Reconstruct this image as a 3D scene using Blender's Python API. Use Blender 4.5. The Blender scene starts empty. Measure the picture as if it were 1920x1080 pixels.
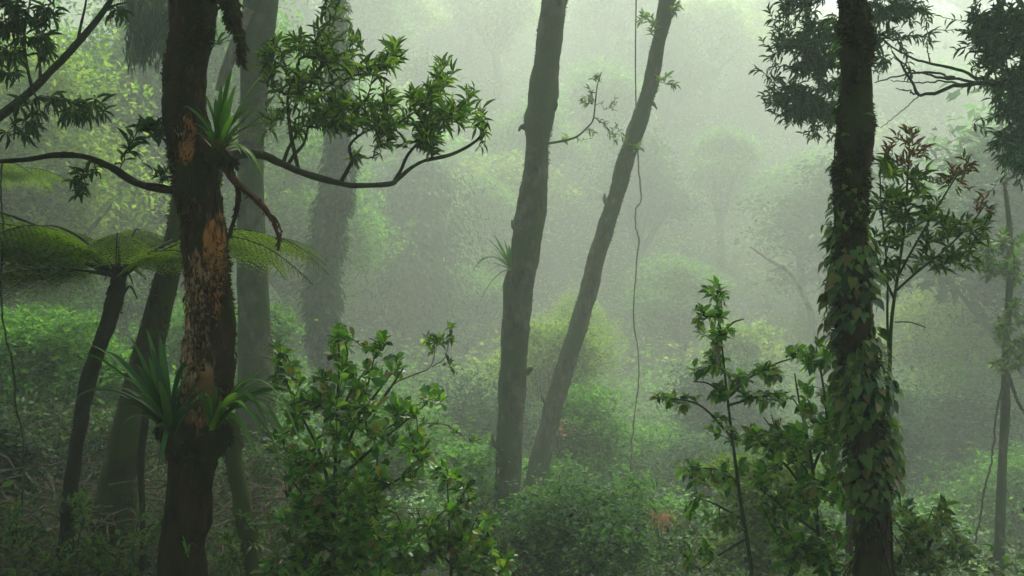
import bpy, math
import numpy as np
from mathutils import noise, Vector

rng = np.random.default_rng(11)
R = math.radians
SC = bpy.context.scene
COL = SC.collection

# ------------------------------------------------------------------ camera, sky, sun, exposure
FPX, CAMZ = 1867.0, 1.8
cam_d = bpy.data.cameras.new("camera")
cam_d.lens = 35.0; cam_d.sensor_width = 36.0
cam_d.clip_start = 0.05; cam_d.clip_end = 600
cam = bpy.data.objects.new("camera", cam_d); COL.objects.link(cam)
cam.location = (0, 0, CAMZ); cam.rotation_euler = (R(90), 0, 0)
SC.camera = cam

SUN_EL, SUN_AZ = 62.0, 18.0          # azimuth measured from +Y towards +X: the glow comes from ahead
w = bpy.data.worlds.new("World"); SC.world = w; w.use_nodes = True
nt = w.node_tree
sky = nt.nodes.new("ShaderNodeTexSky"); sky.sky_type = 'NISHITA'; sky.sun_disc = False
sky.sun_elevation = R(SUN_EL); sky.sun_rotation = R(SUN_AZ)
sky.air_density = 1.0; sky.dust_density = 4.0; sky.ozone_density = 0.6
bg = nt.nodes["Background"]; bg.inputs[1].default_value = 0.085
nt.links.new(sky.outputs[0], bg.inputs[0])
sd = bpy.data.lights.new("sun", 'SUN'); sd.energy = 1.5; sd.angle = R(12); sd.color = (1.0, 0.97, 0.88)
so = bpy.data.objects.new("sun", sd); COL.objects.link(so)
d = Vector((math.sin(R(SUN_AZ)) * math.cos(R(SUN_EL)), math.cos(R(SUN_AZ)) * math.cos(R(SUN_EL)), math.sin(R(SUN_EL))))
so.rotation_euler = d.to_track_quat('Z', 'Y').to_euler(); so.location = (0, 20, 60)

SC.view_settings.view_transform = 'Standard'; SC.view_settings.look = 'None'
SC.view_settings.exposure = 2.45; SC.view_settings.gamma = 1.0
SC.render.engine = 'CYCLES'
cy = SC.cycles
cy.use_denoising = True
cy.max_bounces = 8; cy.diffuse_bounces = 4; cy.glossy_bounces = 2; cy.transmission_bounces = 4
cy.volume_bounces = 2; cy.transparent_max_bounces = 8
cy.use_adaptive_sampling = True; cy.adaptive_threshold = 0.015
cy.sample_clamp_indirect = 4.0
cy.filter_width = 1.5

HAZE = 0.0158
HAZE_COL = (0.69, 0.768, 0.655)

# ------------------------------------------------------------------ helpers
def at(px, py, Y):
    """world point at depth Y seen at photo pixel (px, py)"""
    return np.array([(px - 960.0) / FPX * Y, Y, CAMZ + (540.0 - py) / FPX * Y])

def line(pts, Y, dy=0.0):
    n = len(pts); out = []
    for i, p in enumerate(pts):
        yy = p[2] if len(p) > 2 else Y + dy * i / max(1, n - 1)
        out.append(at(p[0], p[1], yy))
    return np.array(out)

def spline(P, n, extra=None):
    """Catmull-Rom through the points, n samples; extra = per-point values interpolated alike"""
    P = np.asarray(P, float)
    A = P if extra is None else np.hstack([P, np.asarray(extra, float).reshape(len(P), -1)])
    Q = np.vstack([2 * A[0] - A[1], A, 2 * A[-1] - A[-2]])
    t = np.linspace(0, len(A) - 1 - 1e-6, n); i = t.astype(int); u = (t - i)[:, None]
    p0, p1, p2, p3 = Q[i], Q[i + 1], Q[i + 2], Q[i + 3]
    S = 0.5 * (2 * p1 + (p2 - p0) * u + (2 * p0 - 5 * p1 + 4 * p2 - p3) * u ** 2 + (-p0 + 3 * p1 - 3 * p2 + p3) * u ** 3)
    if extra is None: return S
    return S[:, :3], S[:, 3:]

def nrm(a):
    return a / np.maximum(np.linalg.norm(a, axis=-1, keepdims=True), 1e-9)

def tube(P, rad, nseg=10, amp=0.0, freq=6.0, seed=0.0, stretch=0.3, cap=True):
    """one irregular tapering limb along P"""
    P = np.asarray(P, float); n = len(P)
    rad = np.broadcast_to(np.asarray(rad, float).ravel(), (n,)) if np.size(rad) != n else np.asarray(rad, float).ravel()
    T = nrm(np.gradient(P, axis=0))
    ref = np.array([0.0, 1.0, 0.0]) if abs(T[0][1]) < 0.9 else np.array([1.0, 0, 0])
    U = np.zeros_like(P); u = nrm(np.cross(T[0], ref))
    for i in range(n):
        u = nrm(u - T[i] * np.dot(u, T[i])); U[i] = u
    Vv = np.cross(T, U)
    ang = np.arange(nseg) / nseg * 2 * math.pi
    rr = np.repeat(rad[:, None], nseg, 1)
    if amp > 0:
        for i in range(n):
            for j in range(nseg):
                q = P[i] + (U[i] * math.cos(ang[j]) + Vv[i] * math.sin(ang[j])) * rad[i]
                a = noise.noise(Vector((q[0] * freq + seed, q[1] * freq, q[2] * freq * stretch)))
                b = noise.noise(Vector((q[0] * freq * 2.7 + seed, q[1] * freq * 2.7, q[2] * freq * 1.3)))
                rr[i, j] *= 1 + amp * (a + 0.5 * b)
    V = (P[:, None] + rr[..., None] * (U[:, None] * np.cos(ang)[None, :, None] + Vv[:, None] * np.sin(ang)[None, :, None])).reshape(-1, 3)
    i = np.arange(n - 1)[:, None] * nseg; j = np.arange(nseg)[None]; k = (j + 1) % nseg
    Fq = np.stack([i + j, i + k, i + nseg + k, i + nseg + j], -1).reshape(-1, 4)
    if cap:
        V = np.vstack([V, P[0], P[-1]]); a, b = n * nseg, n * nseg + 1
        jj = np.arange(nseg); kk = (jj + 1) % nseg
        tri = np.vstack([np.stack([kk, jj, np.full(nseg, a)], -1), np.stack([(n - 1) * nseg + jj, (n - 1) * nseg + kk, np.full(nseg, b)], -1)])
        return [(V, Fq), (V[:0], tri)] if False else [(V, Fq, tri)]
    return [(V, Fq, None)]

def tubes(P, Rr, nseg=4):
    """batch of thin tubes, P (m,k,3), Rr (m,k)"""
    m, k, _ = P.shape
    D = nrm(P[:, -1] - P[:, 0]); ref = np.where(np.abs(D[:, 2:3]) < 0.8, np.array([[0, 0, 1.0]]), np.array([[1.0, 0, 0]]))
    U = nrm(np.cross(D, ref)); W = np.cross(D, U)
    a = np.arange(nseg) / nseg * 2 * math.pi
    ring = U[:, None, None] * np.cos(a)[None, None, :, None] + W[:, None, None] * np.sin(a)[None, None, :, None]
    V = (P[:, :, None] + Rr[:, :, None, None] * ring).reshape(-1, 3)
    b = np.arange(m)[:, None, None] * k * nseg + np.arange(k - 1)[None, :, None] * nseg
    j = np.arange(nseg)[None, None]; kk = (j + 1) % nseg
    Fq = np.stack([b + j, b + kk, b + nseg + kk, b + nseg + j], -1).reshape(-1, 4)
    return [(V, Fq, None)]

def leaf_template(rows, fold=0.25, droop=0.2, tipw=0.0):
    """rows of (y, half width); the blade folded along its midrib and bent down towards the tip"""
    V = [(0, 0, 0)]; F4 = []; F3 = []
    for y, hw in rows:
        z = -droop * y * y
        V += [(-hw, y, z + fold * hw), (0, y, z), (hw, y, z + fold * hw)]
    V.append((0, 1, -droop))
    F3 += [(0, 2, 1), (0, 3, 2)]
    n = len(rows)
    for i in range(n - 1):
        a = 1 + 3 * i; b = a + 3
        F4 += [(a, a + 1, b + 1, b), (a + 1, a + 2, b + 2, b + 1)]
    a = 1 + 3 * (n - 1); t = len(V) - 1
    F3 += [(a, a + 1, t), (a + 1, a + 2, t)]
    return np.array(V, float), np.array(F4, int).reshape(-1, 4), np.array(F3, int).reshape(-1, 3)

LANCE = leaf_template([(0.22, 0.34), (0.5, 0.5), (0.78, 0.3)], 0.3, 0.18)
OBOV = leaf_template([(0.2, 0.18), (0.45, 0.4), (0.7, 0.5), (0.9, 0.34)], 0.2, 0.22)
OVAL = leaf_template([(0.15, 0.28), (0.4, 0.5), (0.7, 0.38)], 0.25, 0.3)
HEART = leaf_template([(-0.04, 0.34), (0.16, 0.5), (0.45, 0.44), (0.75, 0.2)], 0.16, 0.22)
RHOMB = (np.array([(0, 0, 0), (-0.5, 0.45, 0.08), (0.5, 0.45, 0.08), (0, 1, -0.06)], float), np.zeros((0, 4), int), np.array([(0, 3, 1), (0, 2, 3)]))

def leaves(P, D, N, L, W, T):
    P = np.asarray(P, float); n = len(P)
    D = nrm(np.asarray(D, float)); S = nrm(np.cross(D, N)); N = np.cross(S, D)
    L = np.broadcast_to(L, (n,)); W = np.broadcast_to(W, (n,))
    t, f4, f3 = T; m = len(t)
    V = P[:, None] + t[None, :, 0:1] * (W[:, None] * S)[:, None].reshape(n, 1, 3) + t[None, :, 1:2] * (L[:, None] * D)[:, None].reshape(n, 1, 3) + t[None, :, 2:3] * (L[:, None] * N)[:, None].reshape(n, 1, 3)
    off = (np.arange(n) * m)[:, None, None]
    return [(V.reshape(-1, 3), (f4[None] + off).reshape(-1, 4) if len(f4) else None, (f3[None] + off).reshape(-1, 3))]

def strap(base, tip, width, bow, n=12, fold=0.35, side=None):
    """one arching strap leaf from base to tip"""
    base = np.asarray(base, float); tip = np.asarray(tip, float)
    L = np.linalg.norm(tip - base); t = np.linspace(0, 1, n)[:, None]
    c1 = base + (tip - base) * 0.35 + np.array([0, 0, bow * L]); c2 = base + (tip - base) * 0.8 + np.array([0, 0, bow * L * 0.8])
    P = (1 - t) ** 3 * base + 3 * (1 - t) ** 2 * t * c1 + 3 * (1 - t) * t ** 2 * c2 + t ** 3 * tip
    T = nrm(np.gradient(P, axis=0))
    up = np.array([0, -0.35, 1.0]); S = nrm(np.cross(T, up)); N = np.cross(S, T)
    tw = rng.normal(0, 0.35) if side is None else side
    S = S * math.cos(tw) + N * math.sin(tw); N = np.cross(S, T)
    wv = width * np.clip(0.75 + 0.6 * t - 1.35 * t ** 2.6, 0.0, 1) / 0.95
    hw = wv * 0.5
    V = np.stack([P - S * hw + N * hw * fold, P, P + S * hw + N * hw * fold], 1).reshape(-1, 3)
    i = np.arange(n - 1)[:, None] * 3
    Fq = np.vstack([np.hstack([i, i + 1, i + 4, i + 3]), np.hstack([i + 1, i + 2, i + 5, i + 4])])
    return [(V, Fq, None)]

def mesh(name, pieces, mat, parent=None, loc=None, smooth=True):
    """all pieces joined as ONE mesh object"""
    Vs = []; q = []; t = []; off = 0
    for V, f4, f3 in pieces:
        Vs.append(V)
        if f4 is not None and len(f4): q.append(f4 + off)
        if f3 is not None and len(f3): t.append(f3 + off)
        off += len(V)
    V = np.vstack(Vs); base = np.zeros(3)
    if parent is not None:
        a = parent
        while a is not None:
            if not a.get('_local'): base = base + np.array(a.location)
            a = a.parent
    elif loc is not None: base = np.array(loc, float)
    V = V - base
    q = np.vstack(q) if q else np.zeros((0, 4), int); t = np.vstack(t) if t else np.zeros((0, 3), int)
    me = bpy.data.meshes.new(name)
    me.vertices.add(len(V)); me.vertices.foreach_set('co', V.astype(np.float32).ravel())
    me.loops.add(q.size + t.size); me.loops.foreach_set('vertex_index', np.concatenate([q.ravel(), t.ravel()]).astype(np.int32))
    me.polygons.add(len(q) + len(t))
    ls = np.concatenate([np.arange(len(q)) * 4, q.size + np.arange(len(t)) * 3]).astype(np.int32)
    me.polygons.foreach_set('loop_start', ls)
    me.update(calc_edges=True)
    if not smooth: me.shade_flat()
    me.materials.append(mat)
    o = bpy.data.objects.new(name, me); COL.objects.link(o)
    if parent is not None: o.parent = parent
    elif loc is not None: o.location = loc
    return o

def thing(name, label, cat, loc, group=None, rotz=0, scale=1):
    o = bpy.data.objects.new(name, None); COL.objects.link(o)
    o.empty_display_size = 0.1
    o.location = [float(v) for v in loc]; o.rotation_euler = (0, 0, rotz); o.scale = (scale,) * 3
    o['label'] = label; o['category'] = cat
    if group: o['group'] = group
    return o

def tag(o, label, cat, group=None):
    o['label'] = label; o['category'] = cat
    if group: o['group'] = group
    return o

def copy_thing(src, loc, rotz, scale, label, group=None, sz=None):
    r = src.copy(); COL.objects.link(r)
    r.location = [float(v) for v in loc]; r.rotation_euler = (0, 0, rotz); r.scale = (scale, scale, sz or scale)
    r['label'] = label
    if group: r['group'] = group
    for ch in list(src.children):
        c = ch.copy(); COL.objects.link(c); c.parent = r
    return r

# ------------------------------------------------------------------ materials
def newmat(name):
    m = bpy.data.materials.new(name); m.use_nodes = True
    nt = m.node_tree; nt.nodes.clear()
    return m, nt, nt.nodes.new, nt.links.new

def leaf_mat(name, cols, rough=0.4, transl=0.45, tcol=None, spec=0.5):
    """leaves: colour varies from leaf to leaf, some light passes through the blade"""
    m, nt, N, L = newmat(name)
    out = N("ShaderNodeOutputMaterial"); geo = N("ShaderNodeNewGeometry"); cr = N("ShaderNodeValToRGB")
    e = cr.color_ramp.elements
    while len(e) < len(cols): e.new(0.5)
    for i, c in enumerate(cols):
        e[i].position = i / max(1, len(cols) - 1); e[i].color = (*c, 1)
    L(geo.outputs['Random Per Island'], cr.inputs[0])
    tc = N("ShaderNodeTexCoord"); nz = N("ShaderNodeTexNoise"); nz.inputs['Scale'].default_value = 2.3; nz.inputs['Detail'].default_value = 3
    L(tc.outputs['Object'], nz.inputs['Vector'])
    mp = N("ShaderNodeMapRange"); mp.inputs[1].default_value = 0.3; mp.inputs[2].default_value = 0.7; mp.inputs[3].default_value = 0.7; mp.inputs[4].default_value = 1.3
    L(nz.outputs[0], mp.inputs[0])
    mx = N("ShaderNodeVectorMath"); mx.operation = 'SCALE'
    L(cr.outputs[0], mx.inputs[0]); L(mp.outputs[0], mx.inputs['Scale'])
    p = N("ShaderNodeBsdfPrincipled"); p.inputs['Roughness'].default_value = rough
    p.inputs['Specular IOR Level'].default_value = spec
    L(mx.outputs[0], p.inputs['Base Color'])
    tr = N("ShaderNodeBsdfTranslucent"); g = N("ShaderNodeVectorMath"); g.operation = 'MULTIPLY'
    g.inputs[1].default_value = tcol or (1.25, 1.35, 0.6)
    L(mx.outputs[0], g.inputs[0]); L(g.outputs[0], tr.inputs[0])
    mix = N("ShaderNodeMixShader"); mix.inputs[0].default_value = transl
    L(p.outputs[0], mix.inputs[1]); L(tr.outputs[0], mix.inputs[2]); L(mix.outputs[0], out.inputs[0])
    return m

def bark_mat(name, c1, c2, moss, moss_amt=0.5, scale=14.0, stretch=0.25, rough=0.85, patches=(), bump=0.6, lichen=None):
    """bark of two browns in vertical streaks with moss in patches; patches = bare-wood marks: (centre, size, colour)"""
    m, nt, N, L = newmat(name)
    out = N("ShaderNodeOutputMaterial"); tc = N("ShaderNodeTexCoord")
    mp = N("ShaderNodeMapping"); mp.inputs['Scale'].default_value = (1, 1, stretch)
    L(tc.outputs['Object'], mp.inputs[0])
    n1 = N("ShaderNodeTexNoise"); n1.inputs['Scale'].default_value = scale; n1.inputs['Detail'].default_value = 8; n1.inputs['Roughness'].default_value = 0.7
    L(mp.outputs[0], n1.inputs['Vector'])
    r1 = N("ShaderNodeValToRGB"); r1.color_ramp.elements[0].position = 0.35; r1.color_ramp.elements[1].position = 0.68
    r1.color_ramp.elements[0].color = (*c1, 1); r1.color_ramp.elements[1].color = (*c2, 1)
    L(n1.outputs[0], r1.inputs[0])
    n2 = N("ShaderNodeTexNoise"); n2.inputs['Scale'].default_value = scale * 0.28; n2.inputs['Detail'].default_value = 6; n2.inputs['Roughness'].default_value = 0.65
    L(tc.outputs['Object'], n2.inputs['Vector'])
    r2 = N("ShaderNodeValToRGB"); r2.color_ramp.elements[0].position = 0.62 - 0.3 * moss_amt; r2.color_ramp.elements[1].position = 0.72 - 0.3 * moss_amt
    L(n2.outputs[0], r2.inputs[0])
    mix = N("ShaderNodeMix"); mix.data_type = 'RGBA'
    L(r2.outputs[0], mix.inputs[0]); L(r1.outputs[0], mix.inputs[6]); mix.inputs[7].default_value = (*moss, 1)
    last = mix.outputs[2]
    if lichen:      # pale crusts in small blots
        n3 = N("ShaderNodeTexNoise"); n3.inputs['Scale'].default_value = scale * .7; n3.inputs['Detail'].default_value = 8; n3.inputs['Roughness'].default_value = .8; L(tc.outputs['Object'], n3.inputs['Vector'])
        r3 = N("ShaderNodeValToRGB"); r3.color_ramp.elements[0].position = .56; r3.color_ramp.elements[1].position = .74; L(n3.outputs[0], r3.inputs[0])
        m3 = N("ShaderNodeMix"); m3.data_type = 'RGBA'; L(r3.outputs[0], m3.inputs[0]); L(last, m3.inputs[6]); m3.inputs[7].default_value = (*lichen, 1); last = m3.outputs[2]
    for c, s, col, thr in patches:
        sub = N("ShaderNodeVectorMath"); sub.operation = 'SUBTRACT'; L(tc.outputs['Object'], sub.inputs[0]); sub.inputs[1].default_value = c
        dv = N("ShaderNodeVectorMath"); dv.operation = 'DIVIDE'; L(sub.outputs[0], dv.inputs[0]); dv.inputs[1].default_value = s
        ln = N("ShaderNodeVectorMath"); ln.operation = 'LENGTH'; L(dv.outputs[0], ln.inputs[0])
        nn = N("ShaderNodeTexNoise"); nn.inputs['Scale'].default_value = 38; nn.inputs['Detail'].default_value = 5
        mq = N("ShaderNodeMapping"); mq.inputs['Scale'].default_value = (1, 1, 0.35); L(tc.outputs['Object'], mq.inputs[0]); L(mq.outputs[0], nn.inputs['Vector'])
        ad = N("ShaderNodeMath"); ad.operation = 'MULTIPLY_ADD'; L(nn.outputs[0], ad.inputs[0]); ad.inputs[1].default_value = 2.4; L(ln.outputs['Value'], ad.inputs[2])
        rr = N("ShaderNodeMapRange"); rr.inputs[1].default_value = thr + 0.25; rr.inputs[2].default_value = thr - 0.15; rr.clamp = True
        L(ad.outputs[0], rr.inputs[0])
        cm = N("ShaderNodeMix"); cm.data_type = 'RGBA'; L(rr.outputs[0], cm.inputs[0]); L(last, cm.inputs[6])
        cc = N("ShaderNodeMix"); cc.data_type = 'RGBA'; L(n1.outputs[0], cc.inputs[0]); cc.inputs[6].default_value = (col[0] * 0.3, col[1] * 0.25, col[2] * 0.2, 1); cc.inputs[7].default_value = (*col, 1)
        L(cc.outputs[2], cm.inputs[7]); last = cm.outputs[2]
    p = N("ShaderNodeBsdfPrincipled"); p.inputs['Roughness'].default_value = rough; p.inputs['Specular IOR Level'].default_value = 0.12
    L(last, p.inputs['Base Color'])
    b = N("ShaderNodeBump"); b.inputs['Strength'].default_value = bump; b.inputs['Distance'].default_value = 0.02
    L(n1.outputs[0], b.inputs['Height']); L(b.outputs[0], p.inputs['Normal']); L(p.outputs[0], out.inputs[0])
    return m

M = {}  # green leaf palettes: the brightest stops put lit leaf tips into the colour
M['shrub'] = leaf_mat("shrub_leaf", [(0.012, 0.05, 0.008), (0.035, 0.13, 0.015), (0.07, 0.20, 0.02), (0.11, 0.28, 0.025), (0.20, 0.36, 0.04), (0.15, 0.11, 0.03)], 0.35, 0.45, (1.4, 1.5, .5), 0.4)
M['ivy'] = leaf_mat("climber_leaf", [(0.008, 0.03, 0.006), (0.03, 0.09, 0.014), (0.07, 0.16, 0.022), (0.12, 0.21, 0.03), (0.15, 0.12, 0.03)], 0.42, 0.4, (1.4, 1.5, .5), 0.35)
M['spray'] = leaf_mat("branch_leaf", [(0.014, 0.045, 0.010), (0.035, 0.09, 0.015), (0.06, 0.14, 0.02), (0.14, 0.24, 0.03)], 0.42, 0.5, (1.5, 1.6, .5), 0.35)
M['darkleaf'] = leaf_mat("dark_leaf", [(0.012, 0.04, 0.012), (0.028, 0.075, 0.018), (0.05, 0.12, 0.025)], 0.45, 0.4, None, 0.3)
M['bluegreen'] = leaf_mat("cool_leaf", [(0.014, 0.055, 0.022), (0.03, 0.11, 0.036), (0.055, 0.16, 0.05)], 0.5, 0.3, None, 0.25)
M['brom'] = leaf_mat("strap_leaf", [(0.03, 0.10, 0.010), (0.07, 0.19, 0.02), (0.16, 0.30, 0.045)], 0.45, 0.45, None, .3)
M['fern'] = leaf_mat("fern_leaflet", [(0.10, 0.18, 0.012), (0.16, 0.27, 0.018), (0.23, 0.36, 0.025)], 0.5, 0.55, None, .2)
M['red'] = leaf_mat("young_red_leaf", [(0.12, 0.055, 0.016), (0.14, 0.085, 0.022), (0.06, 0.10, 0.02), (0.04, 0.11, 0.018)], 0.4, 0.5, (1.4, 0.9, 0.5))
M['pink'] = leaf_mat("flower_petal", [(0.45, 0.14, 0.09), (0.6, 0.22, 0.14), (0.5, 0.3, 0.18)], 0.6, 0.5, (1, 1, 1))
M['hill_a'] = leaf_mat("hill_leaf_green", [(0.035, 0.12, 0.018), (0.07, 0.20, 0.03), (0.15, 0.31, 0.05)], 0.6, 0.5, None, 0.12)
M['hill_b'] = leaf_mat("hill_leaf_yellow", [(0.07, 0.15, 0.02), (0.15, 0.26, 0.03), (0.28, 0.37, 0.07)], 0.6, 0.5, None, 0.12)
M['hill_c'] = leaf_mat("hill_leaf_dark", [(0.012, 0.045, 0.022), (0.028, 0.08, 0.035), (0.05, 0.12, 0.045)], 0.6, 0.4, None, 0.12)
M['valley'] = leaf_mat("valley_leaf", [(0.02, 0.09, 0.02), (0.05, 0.16, 0.03), (0.09, 0.23, 0.04), (0.18, 0.33, 0.06)], 0.45, 0.45, None, 0.35)
M['litter'] = leaf_mat("ground_leaf", [(0.012, 0.04, 0.008), (0.03, 0.09, 0.014), (0.05, 0.045, 0.015), (0.06, 0.14, 0.02), (0.12, 0.22, 0.03)], 0.5, 0.4, None, 0.25)
M['moss'] = leaf_mat("moss_tuft", [(0.020, 0.028, 0.006), (0.04, 0.05, 0.010), (0.06, 0.045, 0.015)], 0.9, 0.3, None, 0.1)
M['twig'] = bark_mat("twig_bark", (0.030, 0.035, 0.018), (0.07, 0.065, 0.035), (0.03, 0.05, 0.015), 0.4, 30)
M['green_twig'] = bark_mat("green_stem", (0.025, 0.045, 0.015), (0.05, 0.075, 0.025), (0.03, 0.06, 0.015), 0.4, 30)
M['dead'] = bark_mat("dead_wood", (0.09, 0.07, 0.04), (0.24, 0.20, 0.13), (0.05, 0.06, 0.02), 0.25, 26)
M['root'] = bark_mat("aerial_root", (0.03, 0.010, 0.005), (0.14, 0.055, 0.025), (0.03, 0.024, 0.01), 0.4, 55, bump=1.0)
M['bark_dark'] = bark_mat("mossy_dark_bark", (0.008, 0.006, 0.004), (0.035, 0.024, 0.013), (0.022, 0.026, 0.006), 0.5, 22)
M['bark_vine'] = bark_mat("brown_mossy_bark", (0.008, 0.004, 0.002), (0.055, 0.028, 0.013), (0.034, 0.042, 0.006), 0.62, 26, bump=1.0)
M['bark_green'] = bark_mat("green_mossy_bark", (0.02, 0.018, 0.008), (0.06, 0.05, 0.02), (0.04, 0.055, 0.012), 0.75, 16)
M['bark_mid'] = bark_mat("grey_bark", (0.008, 0.012, 0.006), (0.13, 0.13, 0.075), (0.035, 0.06, 0.014), 0.62, 11, stretch=.45, bump=1.0, lichen=(.11, .13, .07))
M['bark_pale'] = bark_mat("pale_bark", (0.14, 0.13, 0.09), (0.34, 0.31, 0.24), (0.08, 0.10, 0.04), 0.3, 12)
M['fern_trunk'] = bark_mat("fern_stem_bark", (0.008, 0.007, 0.005), (0.03, 0.022, 0.012), (0.02, 0.02, 0.006), 0.3, 45, 1.0)

# ------------------------------------------------------------------ terrain
def smooth(a, b, x):
    t = np.clip((x - a) / (b - a), 0, 1); return t * t * (3 - 2 * t)

def ground(x, y):
    x = np.asarray(x, float); y = np.asarray(y, float)
    left = smooth(-1.0, -7.0, x)
    z = -1.95 * smooth(4.5, 14, y) * (1 - 0.62 * left)
    z += 0.25 * np.exp(-((x + 2.6) ** 2 / 5 + (y - 6.5) ** 2 / 6))
    y0 = 31 + 0.28 * np.clip(x, -25, 25)
    s = np.clip(y - y0, 0, None)
    z += 0.80 * (s - 6 * (1 - np.exp(-s / 6))) * 1.0
    top = 24.0
    z = np.where(z > top - 6, top - 6 + 6 * (1 - np.exp(-(z - (top - 6)) / 6)), z)
    z += 0.10 * np.clip(-y - 1, 0, 40)
    z += 0.12 * np.sin(x * 0.9 + 1.3) * np.cos(y * 0.7) + 0.3 * np.sin(x * 0.21) * np.sin(y * 0.17 + 1) * smooth(8, 20, y)
    return z

def ground_sheet():
    xs = np.concatenate([np.linspace(-70, -12, 40), np.linspace(-11.5, 11.5, 90), np.linspace(12, 70, 40)])
    ys = np.concatenate([np.linspace(-40, -3, 20), np.linspace(-2.5, 26, 110), np.linspace(26.5, 120, 100)])
    X, Y = np.meshgrid(xs, ys); Z = ground(X, Y)
    V = np.stack([X, Y, Z], -1).reshape(-1, 3)
    nx, ny = len(xs), len(ys)
    i = np.arange(ny - 1)[:, None] * nx; j = np.arange(nx - 1)[None]
    Fq = np.stack([i + j, i + j + 1, i + j + 1 + nx, i + j + nx], -1).reshape(-1, 4)
    m, nt, N, L = newmat("forest_soil")
    out = N("ShaderNodeOutputMaterial"); tc = N("ShaderNodeTexCoord"); n = N("ShaderNodeTexNoise"); n.inputs['Scale'].default_value = 3; n.inputs['Detail'].default_value = 10; n.inputs['Roughness'].default_value = 0.75
    L(tc.outputs['Object'], n.inputs[0]); r = N("ShaderNodeValToRGB"); e = r.color_ramp.elements
    e[0].position = 0.35; e[0].color = (0.012, 0.010, 0.006, 1); e[1].position = 0.7; e[1].color = (0.035, 0.045, 0.014, 1)
    L(n.outputs[0], r.inputs[0]); p = N("ShaderNodeBsdfPrincipled"); p.inputs['Roughness'].default_value = 0.9; L(r.outputs[0], p.inputs['Base Color'])
    b = N("ShaderNodeBump"); b.inputs['Strength'].default_value = 0.8; b.inputs['Distance'].default_value = 0.06; L(n.outputs[0], b.inputs['Height']); L(b.outputs[0], p.inputs['Normal'])
    L(p.outputs[0], out.inputs[0])
    o = mesh("ground", [(V, Fq, None)], m); o['kind'] = 'structure'
ground_sheet()

# ------------------------------------------------------------------ growing twigs and leaves
def sample_blobs(blobs, Y, dz):
    out = []
    for b in blobs:
        cx, cy_, rx, ry, n = b[:5]; yy = b[5] if len(b) > 5 else Y
        if n >= 14:      # twigs gather in sub-clumps with gaps between
            kc = int(math.ceil(n / 5)); w_ = rng.integers(0, kc, n)
            r0 = np.sqrt(rng.random(kc)) * 0.92; a0 = rng.random(kc) * 6.283
            ux = (r0 * np.cos(a0))[w_] + rng.normal(0, .15, n); uy = (r0 * np.sin(a0))[w_] + rng.normal(0, .15, n)
            r = np.hypot(ux, uy); a = np.arctan2(uy, ux)
        else:
            r = np.sqrt(rng.random(n)); a = rng.random(n) * 2 * math.pi
        dd = rng.uniform(-1, 1, n) * dz * np.sqrt(np.clip(1.15 - r ** 2, 0, 1))
        Yv = yy + dd
        px = cx + rx * r * np.cos(a); py = cy_ + ry * r * np.sin(a)
        out.append(np.stack([(px - 960) / FPX * Yv, Yv, CAMZ + (540 - py) / FPX * Yv], -1))
    return np.vstack(out)

def grow(nodes, tips, r_tip=0.0015, bow=0.08, power=0.42, jit=0.06):
    """each tip is joined to the nearest point already grown, nearest tips first: a branching like a real one"""
    nodes = np.asarray(nodes, float); n0 = len(nodes); n = len(tips)
    d0 = np.sqrt(((tips[:, None] - nodes[None]) ** 2).sum(-1)).min(1)
    tips = tips[np.argsort(d0)]
    A = np.zeros((n0 + 3 * n, 3)); A[:n0] = nodes; own = -np.ones(n0 + 3 * n, int); cnt = n0
    S = np.zeros((n, 4, 3)); par = -np.ones(n, int)
    for i, t in enumerate(tips):
        dist = np.sqrt(((A[:cnt] - t) ** 2).sum(1)) * (1 + 0.25 * rng.random(cnt))
        k = int(np.argmin(dist)); p0 = A[k]; v = t - p0; L = np.linalg.norm(v)
        off = rng.normal(0, jit, 3) * L + np.array([0, 0, -bow * L])
        off2 = rng.normal(0, jit, 3) * L + np.array([0, 0, -bow * L * 0.8])
        S[i] = [p0, p0 + v * 0.35 + off, p0 + v * 0.7 + off2, t]
        par[i] = own[k]
        A[cnt:cnt + 3] = S[i, 1:]; own[cnt:cnt + 3] = i; cnt += 3
    c = np.ones(n)
    for i in range(n - 1, -1, -1):
        if par[i] >= 0: c[par[i]] += c[i]
    r = r_tip * c ** power
    ch = np.zeros(n)
    for i in range(n):
        if par[i] >= 0: ch[par[i]] = max(ch[par[i]], r[i])
    end = np.maximum(r_tip * 0.8, ch * 0.9)
    Rr = r[:, None] + (end - r)[:, None] * np.linspace(0, 1, 4)[None]
    return S, Rr, nrm(S[:, 3] - S[:, 2])

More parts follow.
